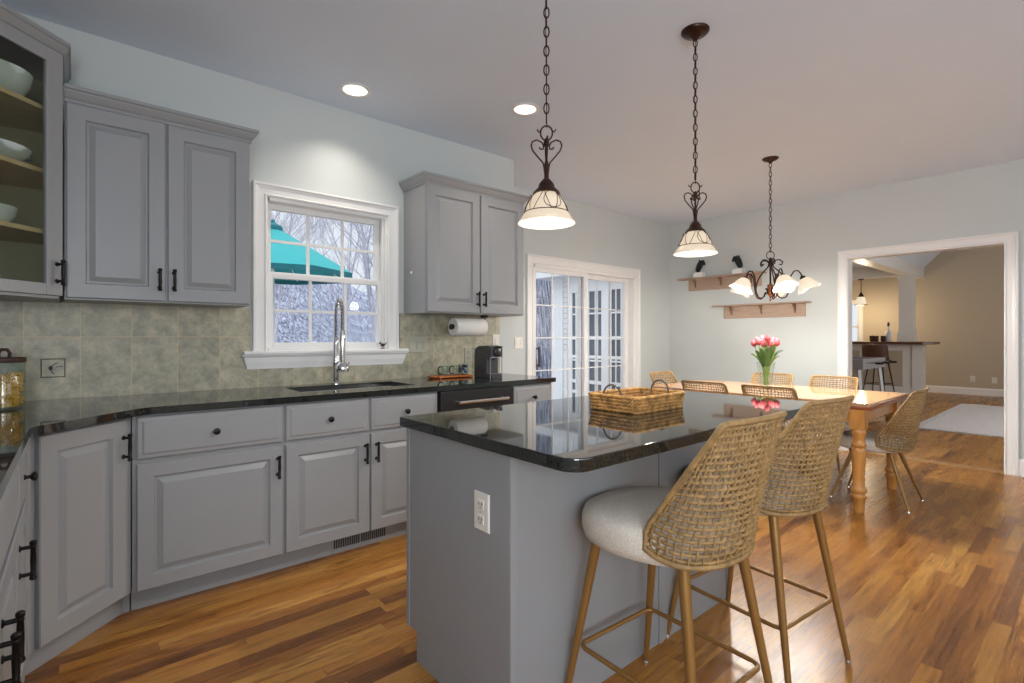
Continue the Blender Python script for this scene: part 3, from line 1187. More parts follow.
# ================================================================== woven chairs
def shell_point(t, h, P):
    """t in -1..1 around, h in 0..1 up"""
    W = P['w0'] + (P['w1'] - P['w0']) * h
    yb = P['yb0'] + (P['yb1'] - P['yb0']) * h
    ye = P['ye0'] + (P['ye1'] - P['ye0']) * max(0, (h - .17) / .83)
    a = t * PI / 2
    sx = math.sin(a)
    x = W * (abs(sx) ** .9) * (1 if sx >= 0 else -1)
    cy_ = 1 - abs(math.cos(a)) ** .8
    y = yb + (ye - yb) * cy_
    top = P['z1'] - .030 * abs(t) ** 7 + P.get('dip', -.004) * (1 - t * t)
    bot = P['z0'] + P['rise'] * (1 - math.cos(t * PI / 2) ** 1.0) ** 1.6
    bot += .012 * abs(t) ** 9
    z = bot + (top - bot) * h
    return Vector((x, y, z))


def shell_normal(t, h, P):
    e = .01
    a = shell_point(min(1, t + e), h, P) - shell_point(max(-1, t - e), h, P)
    b_ = shell_point(t, min(1, h + e), P) - shell_point(t, max(0, h - e), P)
    n = a.cross(b_)
    return n.normalized() if n.length > 1e-9 else Vector((0, -1, 0))


def woven_shell(P, rows, cols):
    mb = MB()
    amp = .0024
    # horizontal strands (flat pairs)
    for r_ in range(rows):
        h = .035 + .93 * r_ / (rows - 1)
        pts = []
        n = cols * 2
        for i in range(n + 1):
            t = -1 + 2 * i / n
            p = shell_point(t, h, P)
            ph = ((i - 1) / 2) * PI + r_ * PI
            pts.append(p + shell_normal(t, h, P) * (amp * math.cos(ph)))
        mb.tube(pts, .0044, 5)
    for c_ in range(cols):
        tc_ = -1 + 2 * (c_ + .5) / cols
        for dt in (0,):
            pts = []
            n = 2 * (rows - 1)
            for j in range(-1, n + 2):
                i = j / 2
                h = min(1, max(0, .035 + .93 * i / (rows - 1)))
                t = tc_ + dt
                p = shell_point(t, h, P)
                ph = i * PI + c_ * PI
                pts.append(p + shell_normal(t, h, P) * (-amp * math.cos(ph)))
            mb.tube(pts, .0038, 5)
    return mb


def shell_rim(P):
    pts = []
    N = 40
    for i in range(N + 1):
        pts.append(shell_point(-1 + 2 * i / N, 1, P))
    for i in range(1, 14):
        pts.append(shell_point(1, 1 - i / 14, P))
    for i in range(N + 1):
        pts.append(shell_point(1 - 2 * i / N, 0, P))
    for i in range(1, 14):
        pts.append(shell_point(-1, i / 14, P))
    mb = MB()
    mb.tube(pts, .0085, 7, closed=True)
    # wrapped binding: fine turns round the rim
    return mb


def seat_cushion(zb, zt, w, yb, yf):
    mb = MB()
    prof = [(.90, 0), (.965, .06), (1.0, .30), (1.0, .62), (.965, .84), (.87, .96), (.6, 1.01), (.02, 1.02)]
    seg = 56
    vs_, fs = [], []
    for s_, hz in prof:
        for k in range(seg):
            a = 2 * PI * k / seg
            c_, s2 = math.cos(a), math.sin(a)
            x = w * (abs(c_) ** .82) * (1 if c_ >= 0 else -1)
            yc = (yf + yb) / 2
            y = yc + (yf - yb) / 2 * (abs(s2) ** .82) * (1 if s2 >= 0 else -1)
            inset = (1 - s_)
            x *= s_
            y = yc + (y - yc) * s_
            x *= .86 + .14 * min(1, max(0, (y + .20) / .22))
            vs_.append((x, y, zb + (zt - zb) * hz))
    for i in range(len(prof) - 1):
        for k in range(seg):
            k2 = (k + 1) % seg
            fs.append((i * seg + k, i * seg + k2, (i + 1) * seg + k2, (i + 1) * seg + k))
    fs.append(list(range(seg))[::-1])
    fs.append([(len(prof) - 1) * seg + k for k in range(seg)])
    mb.add(vs_, fs)
    return mb


def make_chair(name, label, cat, group, P, seat, legs, ring=None):
    t = thing(name, label, cat, (0, 0, 0), 0, group)
    obj('seat', seat_cushion(*seat), 'boucle', t, smooth='all')
    bk = obj('backrest', woven_shell(P, P['rows'], P['cols']), 'rattan', t, smooth='all')
    obj('rim', shell_rim(P), 'rattan', bk, smooth='all')
    # seat pan under the cushion
    zb = seat[0]
    mb = MB()
    mb.prism([(.15 * math.cos(a * PI / 12), .0 + .15 * math.sin(a * PI / 12)) for a in range(24)], zb - .008, zb + .004)
    obj('seat_pan', mb, 'black', t)
    for sx in (-1, 1):
        for sy in (-1, 1):
            tx, ty_, bx, by = legs['tx'], legs['ty'], legs['bx'], legs['by']
            top = Vector((sx * tx, sy * ty_, zb + .025))
            bot = Vector((sx * bx, sy * by, .014))
            mb = MB()
            mb.tube([top, top.lerp(bot, .5), bot], [legs['r0'], (legs['r0'] + legs['r1']) / 2, legs['r1']], 14)
            lg = obj('leg', mb, 'gold_leg', t, smooth=True)
            mb = MB()
            mb.lathe([(.010, 0), (.011, .004), (.008, .010), (.006, .018)], (bot.x, bot.y, 0), 12)
            obj('foot_glide', mb, 'chrome', lg, smooth=True)
    if ring:
        zr, ex = ring
        f = (zb - zr) / zb
        xx = legs['tx'] + (legs['bx'] - legs['tx']) * f + ex
        yy = legs['ty'] + (legs['by'] - legs['ty']) * f + ex
        pts = []
        for (sx, sy, a0) in ((1, 1, 0), (-1, 1, 90), (-1, -1, 180), (1, -1, 270)):
            rr_ = .03
            for k in range(7):
                a = R(a0 + 90 * k / 6)
                pts.append((sx * (xx - rr_) + rr_ * math.cos(a), sy * (yy - rr_) + rr_ * math.sin(a), zr))
        obj('footrest', MB().tube(pts, .0075, 10, closed=True), 'gold_leg', t, smooth='all')
    return t


PS = dict(w0=.198, w1=.165, yb0=-.225, yb1=-.298, ye0=-.070, ye1=-.258, z0=.598, z1=.990, rise=.015, rows=21, cols=26, dip=.0)
stool = make_chair('bar_stool', 'woven rattan bar stool with cream seat, nearest to the camera', 'stool', 'woven bar stools at the island', PS,
                   (.578, .682, .225, -.20, .255), dict(tx=.142, ty=.150, bx=.208, by=.242, r0=.0165, r1=.0095), (.228, -.004))
stool.location = (1.380, .878, 0)
stool.rotation_euler = (0, 0, R(-3))
dup(stool, None, (1.985, .885, 0), R(-6), 'woven rattan bar stool second from the camera, partly behind the nearer stool')

PC = dict(w0=.208, w1=.192, yb0=-.215, yb1=-.285, ye0=-.055, ye1=-.245, z0=.405, z1=.832, rise=.015, rows=22, cols=26, dip=.0)
chair = make_chair('dining_chair', 'woven rattan dining chair pulled up to the near end of the table', 'chair', 'woven dining chairs round the table', PC,
                   (.385, .475, .228, -.20, .25), dict(tx=.10, ty=.10, bx=.20, by=.235, r0=.0150, r1=.0085))
chair.location = (4.51, 1.115, 0)
spots = [((4.21, 2.185), -90, 'woven dining chair on the island side of the table, behind the woven tray'),
         ((4.21, 1.665), -90, 'woven dining chair on the island side of the table, in front of the tulip vase'),
         ((5.13, 1.66), 90, 'woven dining chair on the far side of the table, beside the cased opening'),
         ((5.10, 2.20), 90, 'woven dining chair on the far side of the table, behind the tulip vase'),
         ((4.68, 2.80), 178, 'woven dining chair at the far end of the table, near the patio door')]
for (x, y), rz, lab in spots:
    dup(chair, None, (x, y, 0), R(rz), lab)

# ================================================================== dining table
TX0, TX1, TY0, TY1 = 4.065, 5.12, 1.035, 2.80
tb = thing('dining_table', 'honey pine dining table with turned legs and a glossy top', 'table')
ch_ = .045
b = MB()
b.prism([(TX0 + .008, TY0 + .008), (TX1 - ch_, TY0 + .008), (TX1 - .008, TY0 + ch_), (TX1 - .008, TY1 - ch_), (TX1 - ch_, TY1 - .008), (TX0 + ch_, TY1 - .008), (TX0 + .008, TY1 - ch_)], .728, .75)
obj('table_top', b, 'table_top', tb, bevel=.003)
b = MB()
b.prism([(TX0, TY0), (TX1 - ch_, TY0), (TX1, TY0 + ch_), (TX1, TY1 - ch_), (TX1 - ch_, TY1), (TX0 + ch_, TY1), (TX0, TY1 - ch_)], .706, .730)
obj('edge_moulding', b, 'table_edge', tb, bevel=.006, seg=3)
LXa, LXb, LYa, LYb = 4.105, 4.93, 1.115, 2.72
b = MB()
b.box(LXa, LXb, LYa - .02, LYa + .002, .615, .706).box(LXa, LXb, LYb - .002, LYb + .02, .615, .706)
b.box(LXa - .022, LXa, LYa, LYb, .615, .706).box(LXb, LXb + .022, LYa, LYb, .615, .706)
obj('apron', b, 'table_wood', tb)
prof = [(.030, 0), (.033, .02), (.035, .085), (.044, .095), (.046, .108), (.038, .118), (.036, .128), (.045, .138), (.047, .155), (.040, .168),
        (.034, .18), (.036, .25), (.041, .36), (.043, .42), (.040, .435), (.036, .442), (.043, .452), (.045, .462), (.038, .472), (.036, .50), (.040, .53), (.046, .545), (.046, .555), (.040, .565), (.040, .575)]
for x in (LXa, LXb):
    for y in (LYa, LYb):
        b = MB()
        b.lathe(prof, (x, y, 0), 24)
        b.box(x - .044, x + .044, y - .044, y + .044, .572, .706)
        obj('leg', b, 'table_wood', tb, smooth=True)

# vase of tulips
vx, vy = 4.50, 1.905
vz = .75
vo = thing('glass_vase', 'clear flared glass vase on the dining table holding the tulips', 'vase', (vx, vy, vz))
obj('body', MB().lathe([(.046, 0), (.05, .006), (.053, .05), (.060, .16), (.074, .235), (.076, .24), (.072, .238), (.057, .16), (.049, .05), (.045, .014), (.002, .012)], seg=32, cap=False), 'vase_glass', vo, smooth=True)
ws = MB().lathe([(.044, .0), (.049, .05), (.054, .12), (.002, .121)], (0, 0, .013), 28)
random.seed(11)
for i in range(17):
    a = i * 2.4
    r_ = .014 + .066 * math.sqrt((i + .5) / 17)
    tx, ty_ = r_ * math.cos(a) * 1.15, r_ * math.sin(a) * 1.15
    tz = .40 + random.uniform(-.03, .03) - .25 * r_
    base = Vector((.02 * math.cos(a + 2), .02 * math.sin(a + 2), .018))
    top = Vector((tx, ty_, tz))
    t = thing('tulip', 'coral pink tulip standing in the glass vase bunch', 'flower', (vx, vy, vz), 0, 'tulips in the vase')
    mid = base.lerp(top, .5) + Vector((tx * -.1, ty_ * -.1, 0))
    obj('stem', MB().tube([base, mid, top], .0035, 6), 'stem', t, smooth=True)
    fl = MB()
    ax = (top - mid).normalized()
    q = Vector((0, 0, 1)).rotation_difference(ax).to_matrix().to_4x4()
    q.translation = top
    for k in range(6):
        am = 2 * PI * k / 6
        m2 = q @ Matrix.Rotation(am, 4, 'Z')
        pr_ = [(0, 0), (.016, .012), (.021, .03), (.016, .048), (.006, .062)]
        vs_, fs = [], []
        for (ro, zz), wd in zip(pr_, [.004, .012, .015, .011, .001]):
            vs_ += [tuple(m2 @ Vector((ro * .93, -wd, zz))), tuple(m2 @ Vector((ro * 1.08, 0, zz))), tuple(m2 @ Vector((ro * .93, wd, zz)))]
        for r2 in range(4):
            for c2 in range(2):
                a0 = r2 * 3 + c2
                fs.append((a0, a0 + 1, a0 + 4, a0 + 3))
        fl.add(vs_, fs)
    fo_ = obj('blossom', fl, 'petal', t, smooth='all')
    if i % 1 == 0:
        lf = MB()
        out = Vector((math.cos(a + .4), math.sin(a + .4), 0))
        side = Vector((-out.y, out.x, 0))
        ln = random.uniform(.17, .25)
        st_ = Vector((0, 0, .20)) + out * .03
        up_ = random.uniform(.75, 1.5)
        vs_, fs = [], []
        N = 7
        for j in range(N + 1):
            s_ = j / N
            c_ = st_ + out * (ln * .42 * s_) + Vector((0, 0, ln * up_ * (s_ - .45 * s_ * s_)))
            wd = .021 * math.sin(PI * (.12 + .88 * s_)) + .0008
            vs_ += [tuple(c_ - side * wd + Vector((0, 0, .006))), tuple(c_), tuple(c_ + side * wd + Vector((0, 0, .006)))]
        for r2 in range(N):
            for c2 in range(2):
                a0 = r2 * 3 + c2
                fs.append((a0, a0 + 1, a0 + 4, a0 + 3))
        lf.add(vs_, fs)
        obj('leaf', lf, 'leaf', t, smooth='all')


# ================================================================== peg shelves, statues
def peg_shelf(y0, y1, ztop, ys, label):
    o = thing('peg_shelf', label, 'shelf')
    yb0, yb1 = y0 + .06, y1 - .11
    obj('shelf_board', MB().box(RW - .12, RW - .001, y0, y1, ztop - .018, ztop), 'rack_wood', o, bevel=.004)
    obj('back_board', MB().box(RW - .02, RW - .001, yb0, yb1, ztop - .165, ztop - .018), 'rack_wood', o, bevel=.003)
    for y in ys:
        p = MB()
        p.add([(RW - .0205, y - .009, ztop - .02), (RW - .0205, y - .009, ztop - .125), (RW - .035, y - .009, ztop - .12), (RW - .055, y - .009, ztop - .065), (RW - .095, y - .009, ztop - .02),
               (RW - .0205, y + .009, ztop - .02), (RW - .0205, y + .009, ztop - .125), (RW - .035, y + .009, ztop - .12), (RW - .055, y + .009, ztop - .065), (RW - .095, y + .009, ztop - .02)],
              [(0, 1, 2, 3, 4), (9, 8, 7, 6, 5), (0, 5, 6, 1), (1, 6, 7, 2), (2, 7, 8, 3), (3, 8, 9, 4), (4, 9, 5, 0)])
        obj('bracket', p, 'rack_shaded', o, bevel=.004)
    return o


peg_shelf(2.62, 3.735, 1.978, (3.52, 3.17, 2.79), 'pale wood wall shelf holding two black horse heads, the upper one')
peg_shelf(2.135, 3.25, 1.602, (3.03, 2.67, 2.30), 'empty pale wood wall shelf with brackets, the lower one')


def horse_head(y, z, flip, label):
    o = thing('horse_head_statue', label, 'statue', (RW - .062, y, z))
    obj('base', MB().box(-.045, .045, -.062, .062, 0, .062), 'stone', o, bevel=.002)
    me = bpy.data.meshes.new('bust')
    s = flip
    vs_ = [(0, .030 * s, .062), (0, .012 * s, .105), (0, -.012 * s, .150), (0, -.030 * s, .190), (0, -.050 * s, .196), (0, -.066 * s, .172), (0, -.072 * s, .150),
           (.016, -.010 * s, .205), (.020, .008 * s, .226), (-.016, -.014 * s, .207), (-.020, -.006 * s, .232)]
    es = [(0, 1), (1, 2), (2, 3), (3, 4), (4, 5), (5, 6), (3, 7), (7, 8), (3, 9), (9, 10)]
    me.from_pydata(vs_, es, [])
    bo = bpy.data.objects.new('bust', me)
    COL.objects.link(bo)
    bo.parent = o
    bo.modifiers.new('skin', 'SKIN')
    rad = [(.022, .026), (.026, .034), (.026, .038), (.026, .032), (.024, .030), (.018, .020), (.014, .015), (.008, .012), (.003, .005), (.008, .012), (.003, .005)]
    for v_, r_ in zip(me.skin_vertices[0].data, rad):
        v_.radius = r_
    me.skin_vertices[0].data[0].use_root = True
    bo.modifiers.new('sub', 'SUBSURF').render_levels = 2
    me.materials.append(M['statue'])
    mb = MB()
    pts = [(0, .045 * s, .09), (0, .034 * s, .13), (0, .022 * s, .17), (0, .0, .212)]
    mb.tube(pts, [.010, .013, .012, .006], 6)
    obj('mane', mb, 'statue', o, smooth='all')
    return o


horse_head(3.445, 1.978, 1, 'black horse head statue on a white block, left on the upper shelf')
horse_head(2.93, 1.978, -1, 'black horse head statue on a white block, right on the upper shelf')


# ================================================================== pendants
def chain_links(mb, p0, p1, link=.034, r=.0022, w=.008):
    p0, p1 = Vector(p0), Vector(p1)
    n = max(1, round((p1 - p0).length / (link * .78)))
    for i in range(n):
        c = p0.lerp(p1, (i + .5) / n)
        pts = []
        for k in range(12):
            a = 2 * PI * k / 12
            u_, z = w * math.cos(a), (link / 2 - r) * math.sin(a)
            if i % 2:
                pts.append(c + Vector((u_ * .7, u_ * .7, z)))
            else:
                pts.append(c + Vector((u_ * .7, -u_ * .7, z)))
        mb.tube(pts, r, 5, closed=True)


def scroll(r0, r1, turns, n=16):
    return [((r0 + (r1 - r0) * i / n) * math.cos(2 * PI * turns * i / n), (r0 + (r1 - r0) * i / n) * math.sin(2 * PI * turns * i / n)) for i in range(n + 1)]


def pz(z):
    K = [(1.55, 1.552), (1.602, 1.604), (1.726, 1.713), (1.785, 1.757), (1.80, 1.80), (1.935, 1.912), (1.985, 1.975), (2.4, 2.4)]
    for (a, b_), (c, d_) in zip(K, K[1:]):
        if z <= c:
            return b_ + (d_ - b_) * (z - a) / (c - a)
    return z


def make_pendant(loc, label, group):
    x, y = loc
    o = thing('pendant_lamp', label, 'lamp', (x, y, CH), 0, group)
    UP = .016
    Z = lambda z: pz(z) + UP - CH
    b = MB().lathe([(.068, 0), (.068, -.006), (.060, -.016), (.040, -.024), (.022, -.030), (.012, -.044), (.008, -.050)], seg=28)
    obj('canopy', b, 'bronze', o, smooth=True)
    b = MB()
    chain_links(b, (0, 0, -.045), (0, 0, Z(1.985)), .046, .0028, .0095)
    b.tube([(0.002, 0, -.04), (-.003, .002, Z(2.4)), (.002, 0, Z(1.97))], .0018, 5)
    obj('chain', b, 'bronze', o, smooth='all')
    # ring with barbs
    b = MB()
    q = R(40.6)
    ax = Vector((math.cos(-q), math.sin(-q), 0))
    ring = [ax * (.022 * math.cos(a * PI / 10)) + Vector((0, 0, Z(1.955) + .027 * math.sin(a * PI / 10))) for a in range(20)]
    b.tube(ring, .0032, 6, closed=True)
    for s_ in (-1, 1):
        b.tube([ax * (.021 * s_) + Vector((0, 0, Z(1.962))), ax * (.030 * s_) + Vector((0, 0, Z(1.958))), ax * (.034 * s_) + Vector((0, 0, Z(1.966)))], .0028, 5)
    obj('ring', b, 'bronze', o, smooth='all')
    b = MB()
    for k in range(4):
        a = k * PI / 2 + q * 0 - q
        e = Vector((math.cos(a), math.sin(a), 0))
        prof_ = [(.006, 1.795), (.012, 1.832), (.032, 1.86), (.050, 1.886), (.0565, 1.908), (.052, 1.927), (.036, 1.935), (.018, 1.925), (.010, 1.908), (.013, 1.894), (.023, 1.894), (.026, 1.903)]
        # soften
        pts = []
        for i in range(len(prof_) - 1):
            for s_ in (0, .5):
                r_ = prof_[i][0] * (1 - s_) + prof_[i + 1][0] * s_
                z_ = prof_[i][1] * (1 - s_) + prof_[i + 1][1] * s_
                pts.append(e * r_ + Vector((0, 0, Z(z_))))
        pts.append(e * prof_[-1][0] + Vector((0, 0, Z(prof_[-1][1]))))
        b.tube(pts, .0030, 6)
    obj('scroll_frame', b, 'bronze', o, smooth='all')
    b = MB().lathe([(.004, Z(1.94)), (.010, Z(1.93)), (.011, Z(1.915)), (.0045, Z(1.90)), (.0045, Z(1.845)), (.008, Z(1.83)), (.009, Z(1.790)), (.022, Z(1.785)), (.029, Z(1.770)), (.031, Z(1.756)), (.046, Z(1.738)), (.050, Z(1.728)), (.032, Z(1.724))], seg=20)
    obj('stem', b, 'bronze', o, smooth=True)
    sh = [(.026, Z(1.742)), (.034, Z(1.736)), (.056, Z(1.71)), (.072, Z(1.675)), (.078, Z(1.648)), (.090, Z(1.628)), (.106, Z(1.602)), (.103, Z(1.602)), (.087, Z(1.627)), (.075, Z(1.648)), (.069, Z(1.674)), (.053, Z(1.707)), (.030, Z(1.732))]
    obj('shade', MB().lathe(sh, seg=36, cap=False), 'shade', o, smooth='all')
    b = MB()
    for k in range(6):
        a = k * PI / 3 + .26 - q
        pts = []
        for (r_, z_) in [(.036, 1.737), (.0575, 1.711), (.0735, 1.675), (.0798, 1.648)]:
            sw = (1.737 - z_) / (1.737 - 1.648) * .42
            pts.append((r_, z_, sw))
        for sg in (-1, 1):
            b.tube([Vector((r_ * math.cos(a + sg * sw), r_ * math.sin(a + sg * sw), Z(z_))) for r_, z_, sw in pts], .0014, 4)
        pts = []
        for j in range(16):
            f = 2 * PI * j / 16
            zz = 1.688 + .038 * math.sin(f)
            rr_ = .062 + (1.70 - zz) * .35 + .004
            sw = .46 * math.cos(f)
            pts.append(Vector((rr_ * math.cos(a + PI / 6 + sw), rr_ * math.sin(a + PI / 6 + sw), Z(zz))))
        if k % 2 == 0:
            b.tube(pts, .0014, 4, closed=True)
    b.tube([Vector((.0805 * math.cos(j * PI / 16), .0805 * math.sin(j * PI / 16), Z(1.647))) for j in range(32)], .0017, 5, closed=True)
    obj('wire_cage', b, 'bronze', o, smooth='all')
    obj('bulb', MB().ball((0, 0, Z(1.642)), .030, 16, 12, (1, 1, 1.25)), 'bulb', o, smooth='all')
    spot_light('pendant_light', (x, y, 1.60), 20, WARM, 160, .5)
    point_light('pendant_glow', (x, y, 1.55), 4.0, WARM, .045)
    return o


make_pendant((1.316, 1.342), 'bronze pendant lamp with a white glass shade, nearer of two over the island', 'island pendants')
make_pendant((2.363, 1.345), 'bronze pendant lamp with a white glass shade, farther of two over the island', 'island pendants')

# ================================================================== chandelier
cxh, cyh = 4.54, 1.885


def czz(z):
    return z - .077 if z <= 1.85 else 1.773 + (z - 1.85) * .62


o = thing('chandelier', 'five arm bronze chandelier with frosted flower shades above the dining table', 'chandelier', (cxh, cyh, CH))
Z = lambda z: czz(z) - CH
obj('canopy', MB().lathe([(.066, 0), (.066, -.006), (.05, -.018), (.02, -.028), (.008, -.045)], seg=28), 'bronze', o, smooth=True)
b = MB()
chain_links(b, (0, 0, -.04), (0, 0, Z(2.11)), .05, .003, .011)
obj('chain', b, 'bronze', o, smooth='all')
b = MB()
ax = Vector((.7596, -.6504, 0))
b.tube([ax * (.034 * math.cos(a * PI / 10)) + Vector((0, 0, Z(2.065) + .034 * math.sin(a * PI / 10))) for a in range(20)], .0035, 6, closed=True)
obj('ring', b, 'bronze', o, smooth='all')
b = MB().lathe([(.006, Z(2.035)), (.010, Z(2.02)), (.016, Z(1.985)), (.018, Z(1.95)), (.010, Z(1.93)), (.0075, Z(1.90)), (.0075, Z(1.745)), (.012, Z(1.735))], seg=16)
obj('stem', b, 'bronze', o, smooth=True)
b = MB().lathe([(.012, Z(1.737)), (.024, Z(1.732)), (.026, Z(1.72)), (.023, Z(1.70)), (.026, Z(1.655)), (.024, Z(1.645)), (.012, Z(1.635)), (.006, Z(1.62)), (.008, Z(1.60)), (.003, Z(1.585))], seg=20)
obj('hub', b, 'copper', o, smooth=True)
base = math.atan2(-.6504, .7596)
for k in range(5):
    a = base + R(-23) - k * 2 * PI / 5
    e = Vector((math.cos(a), math.sin(a), 0))
    P3 = lambda r_, z: e * (r_ * .80) + Vector((0, 0, Z(z)))
    arm = MB()
    # S arm: from hub bottom scroll, out and up to the cup
    prof_ = [(.022, 1.69), (.045, 1.705), (.062, 1.690), (.066, 1.665), (.052, 1.65), (.060, 1.635)]
    low = [(.055, 1.700), (.040, 1.690), (.034, 1.668), (.046, 1.655), (.060, 1.664), (.075, 1.63), (.11, 1.612), (.15, 1.622), (.175, 1.665), (.185, 1.73), (.195, 1.80), (.225, 1.84), (.262, 1.842), (.288, 1.815), (.296, 1.79)]
    arm.tube([P3(*p) for p in low], .0058, 8)
    arm.tube([P3(.022, 1.69), P3(.04, 1.69)], .005, 6)
    ao = obj('arm', arm, 'bronze', o, smooth='all')
    # upper scroll from stem
    arm = MB()
    up = [(.02, 1.91), (.014, 1.955), (.045, 1.995), (.088, 2.0), (.118, 1.965), (.108, 1.93), (.084, 1.935)]
    arm.tube([P3(*p) for p in up], .0055, 7)
    arm.tube([P3(.018, 1.955), P3(.03, 1.90), P3(.075, 1.85), P3(.13, 1.80), P3(.165, 1.745), P3(.178, 1.69)], .0052, 7)
    obj('scroll', arm, 'bronze', ao, smooth='all')
    cup = P3(.297, 1.792)
    axd = (e * .50 + Vector((0, 0, -1))).normalized()
    cp = MB().lathe([(.006, -.006), (.018, .002), (.026, .018), (.028, .028)], cup, 16, axis=axd)
    obj('cup', cp, 'bronze', ao, smooth=True)
    # ruffled bell shade
    q = Vector((0, 0, 1)).rotation_difference(axd).to_matrix()
    vs_, fs = [], []
    seg = 40
    prof_ = [(.024, .018), (.042, .030), (.056, .052), (.066, .076), (.078, .098), (.092, .120)]
    rr2 = prof_ + [(r_ - .003, z_) for r_, z_ in prof_[::-1]]
    for (r_, z_) in rr2:
        for j in range(seg):
            f = 2 * PI * j / seg
            wv = max(0, (z_ - .06) / .062)
            r2 = r_ * (1 + .10 * wv * math.cos(4 * f))
            z2 = z_ + .008 * wv * math.cos(4 * f)
            vs_.append(tuple(cup + q @ Vector((r2 * math.cos(f), r2 * math.sin(f), z2))))
    n_ = len(rr2)
    for i in range(n_ - 1):
        for j in range(seg):
            j2 = (j + 1) % seg
            fs.append((i * seg + j, i * seg + j2, (i + 1) * seg + j2, (i + 1) * seg + j))
    shd = MB().add(vs_, fs)
    obj('shade', shd, 'shade_ch', ao, smooth='all')
    bc = cup + axd * .075
    obj('bulb', MB().ball(tuple(bc), .022, 12, 8), 'bulb', ao, smooth='all')
    lp = Vector((cxh, cyh, CH)) + cup + axd * .128
    spot_light('chandelier_light', tuple(lp), 36, WARM, 174, .35, tuple(axd))
    point_light('chandelier_glow', tuple(Vector((cxh, cyh, CH)) + cup + axd * .16), 4.0, WARM, .03)


# ================================================================== recessed lights
def downlight(x, y, label, watts):
    o = thing('recessed_light', label, 'light', (x, y, CH), 0, 'recessed ceiling lights')
    obj('trim_ring', MB().lathe([(.095, -.0005), (.095, -.006), (.088, -.009), (.074, -.006), (.072, -.0005)], seg=32, cap=False), 'white', o, smooth=True)
    obj('lens', MB().lathe([(.073, -.003), (.072, -.004)], seg=32), 'can', o)
    spot_light('recessed_beam', (x, y, CH - .012), watts, (1.0, .90, .78))
    return o


downlight(1.32, 3.04, 'round recessed ceiling light above the kitchen sink, the left of two', 36)
downlight(2.30, 2.55, 'round recessed ceiling light beside the nearer pendant chain', 34)

# ================================================================== counter things
# towel
o = thing('paper_towel_holder', 'paper towel roll on a black holder under the right upper cabinet', 'paper towel holder')
py_, pz_ = 3.16, 1.279
b = MB()
b.box(2.40, 2.44, py_ - .02, py_ + .02, 1.352, UZ0 - .0005).tube([(2.425, py_, 1.36), (2.432, py_, pz_), (2.425, py_, pz_)], .006, 8).tube([(2.43, py_, pz_), (2.115, py_, pz_)], .005, 8)
b.lathe([(.022, 0), (.022, .004)], (2.108, py_, pz_), 16, axis=(1, 0, 0))
obj('holder', b, 'black', o)
b = MB().lathe([(.020, 0), (.064, 0), (.066, .003), (.066, .277), (.064, .28), (.020, .28)], (2.128, py_, pz_), 36, axis=(1, 0, 0), cap=False)
obj('paper_roll', b, 'paper', o, smooth=True)
b = MB().lathe([(.0203, .002), (.0203, .278), (.018, .278), (.018, .002)], (2.128, py_, pz_), 24, axis=(1, 0, 0), cap=False)
obj('core', b, 'bar_wood', o, smooth=True)

# coffee machine
o = thing('coffee_machine', 'small dark grey capsule coffee machine at the right end of the counter', 'coffee machine', (2.375, 2.955, ZC))
b = MB()
# side silhouette (y,z) extruded in x: body
sil = [(0, 0), (.20, 0), (.20, .17), (.19, .215), (.15, .235), (.04, .24), (.0, .232), (-.01, .215), (-.01, .155), (.045, .15), (.045, .03), (0, .03)]
n = len(sil)
vs_ = [(-.055, y, z) for y, z in sil] + [(.055, y, z) for y, z in sil]
b.add(vs_, [list(range(n))[::-1], list(range(n, 2 * n))] + [(i, (i + 1) % n, n + (i + 1) % n, n + i) for i in range(n)])
obj('body', b, 'dark_grey', o, bevel=.004)
b = MB()
b.box(-.056, .056, -.014, .005, .150, .156)
b.box(-.0565, -.0535, -.003, .003, .0, .152).box(.0535, .0565, -.003, .003, .0, .152)
obj('front_trim', b, 'game_grey', o)
b = MB()
b.lathe([(.034, 0), (.034, .014), (.026, .018)], (0, -.008, .192), 24, axis=(0, -1, 0))
b.lathe([(.012, 0), (.010, .02)], (0, .02, .15), 12, axis=(0, 0, -1))
obj('brew_head', b, 'black', o, smooth=True)
b = MB()
b.tube([(-.02, -.01, .225), (-.02, -.05, .232), (.0, -.068, .232), (.02, -.05, .232), (.02, -.01, .225)], .005, 8)
obj('lever', b, 'black', o, smooth='all')
b = MB()
b.box(-.048, .048, -.012, .044, .002, .02)
for i in range(9):
    b.box(-.045 + i * .0105, -.040 + i * .0105, -.010, .044, .02, .023)
obj('drip_tray', b, 'dark_grey', o)
b = MB().box(-.05, .05, .205, .235, .02, .22)
obj('water_tank', b, 'vase_glass', o)

# wooden tray with mugs
o = thing('serving_tray', 'orange wood serving board holding glass mugs beside the coffee machine', 'tray', (0, 0, 0))
obj('board', MB().box(2.00, 2.30, 3.14, 3.29, ZC + .004, ZC + .018), 'tray_wood', o, bevel=.004)
obj('grip', MB().tube([(2.00, 3.18, ZC + .012), (1.96, 3.195, ZC + .016), (1.96, 3.235, ZC + .016), (2.00, 3.25, ZC + .012)], .006, 8), 'tray_wood', o, smooth='all')
obj('feet', MB().box(2.01, 2.03, 3.15, 3.28, ZC, ZC + .004).box(2.27, 2.29, 3.15, 3.28, ZC, ZC + .004), 'tray_wood', o)


def mug(x, y, label):
    m_ = thing('glass_mug', label, 'mug', (x, y, ZC + .018), 0, None)
    r_ = .028
    obj('cup', MB().lathe([(r_ * .9, 0), (r_, .006), (r_, .072), (r_ - .003, .072), (r_ - .003, .008), (.001, .006)], seg=24, cap=False), 'vase_glass', m_, smooth=True)
    obj('handle', MB().tube([(-r_ + .001, 0, .066), (-r_ - .020, 0, .066), (-r_ - .031, 0, .054), (-r_ - .031, 0, .026), (-r_ - .020, 0, .013), (-r_ + .001, 0, .013)], .0055, 8), 'black', m_, smooth='all')


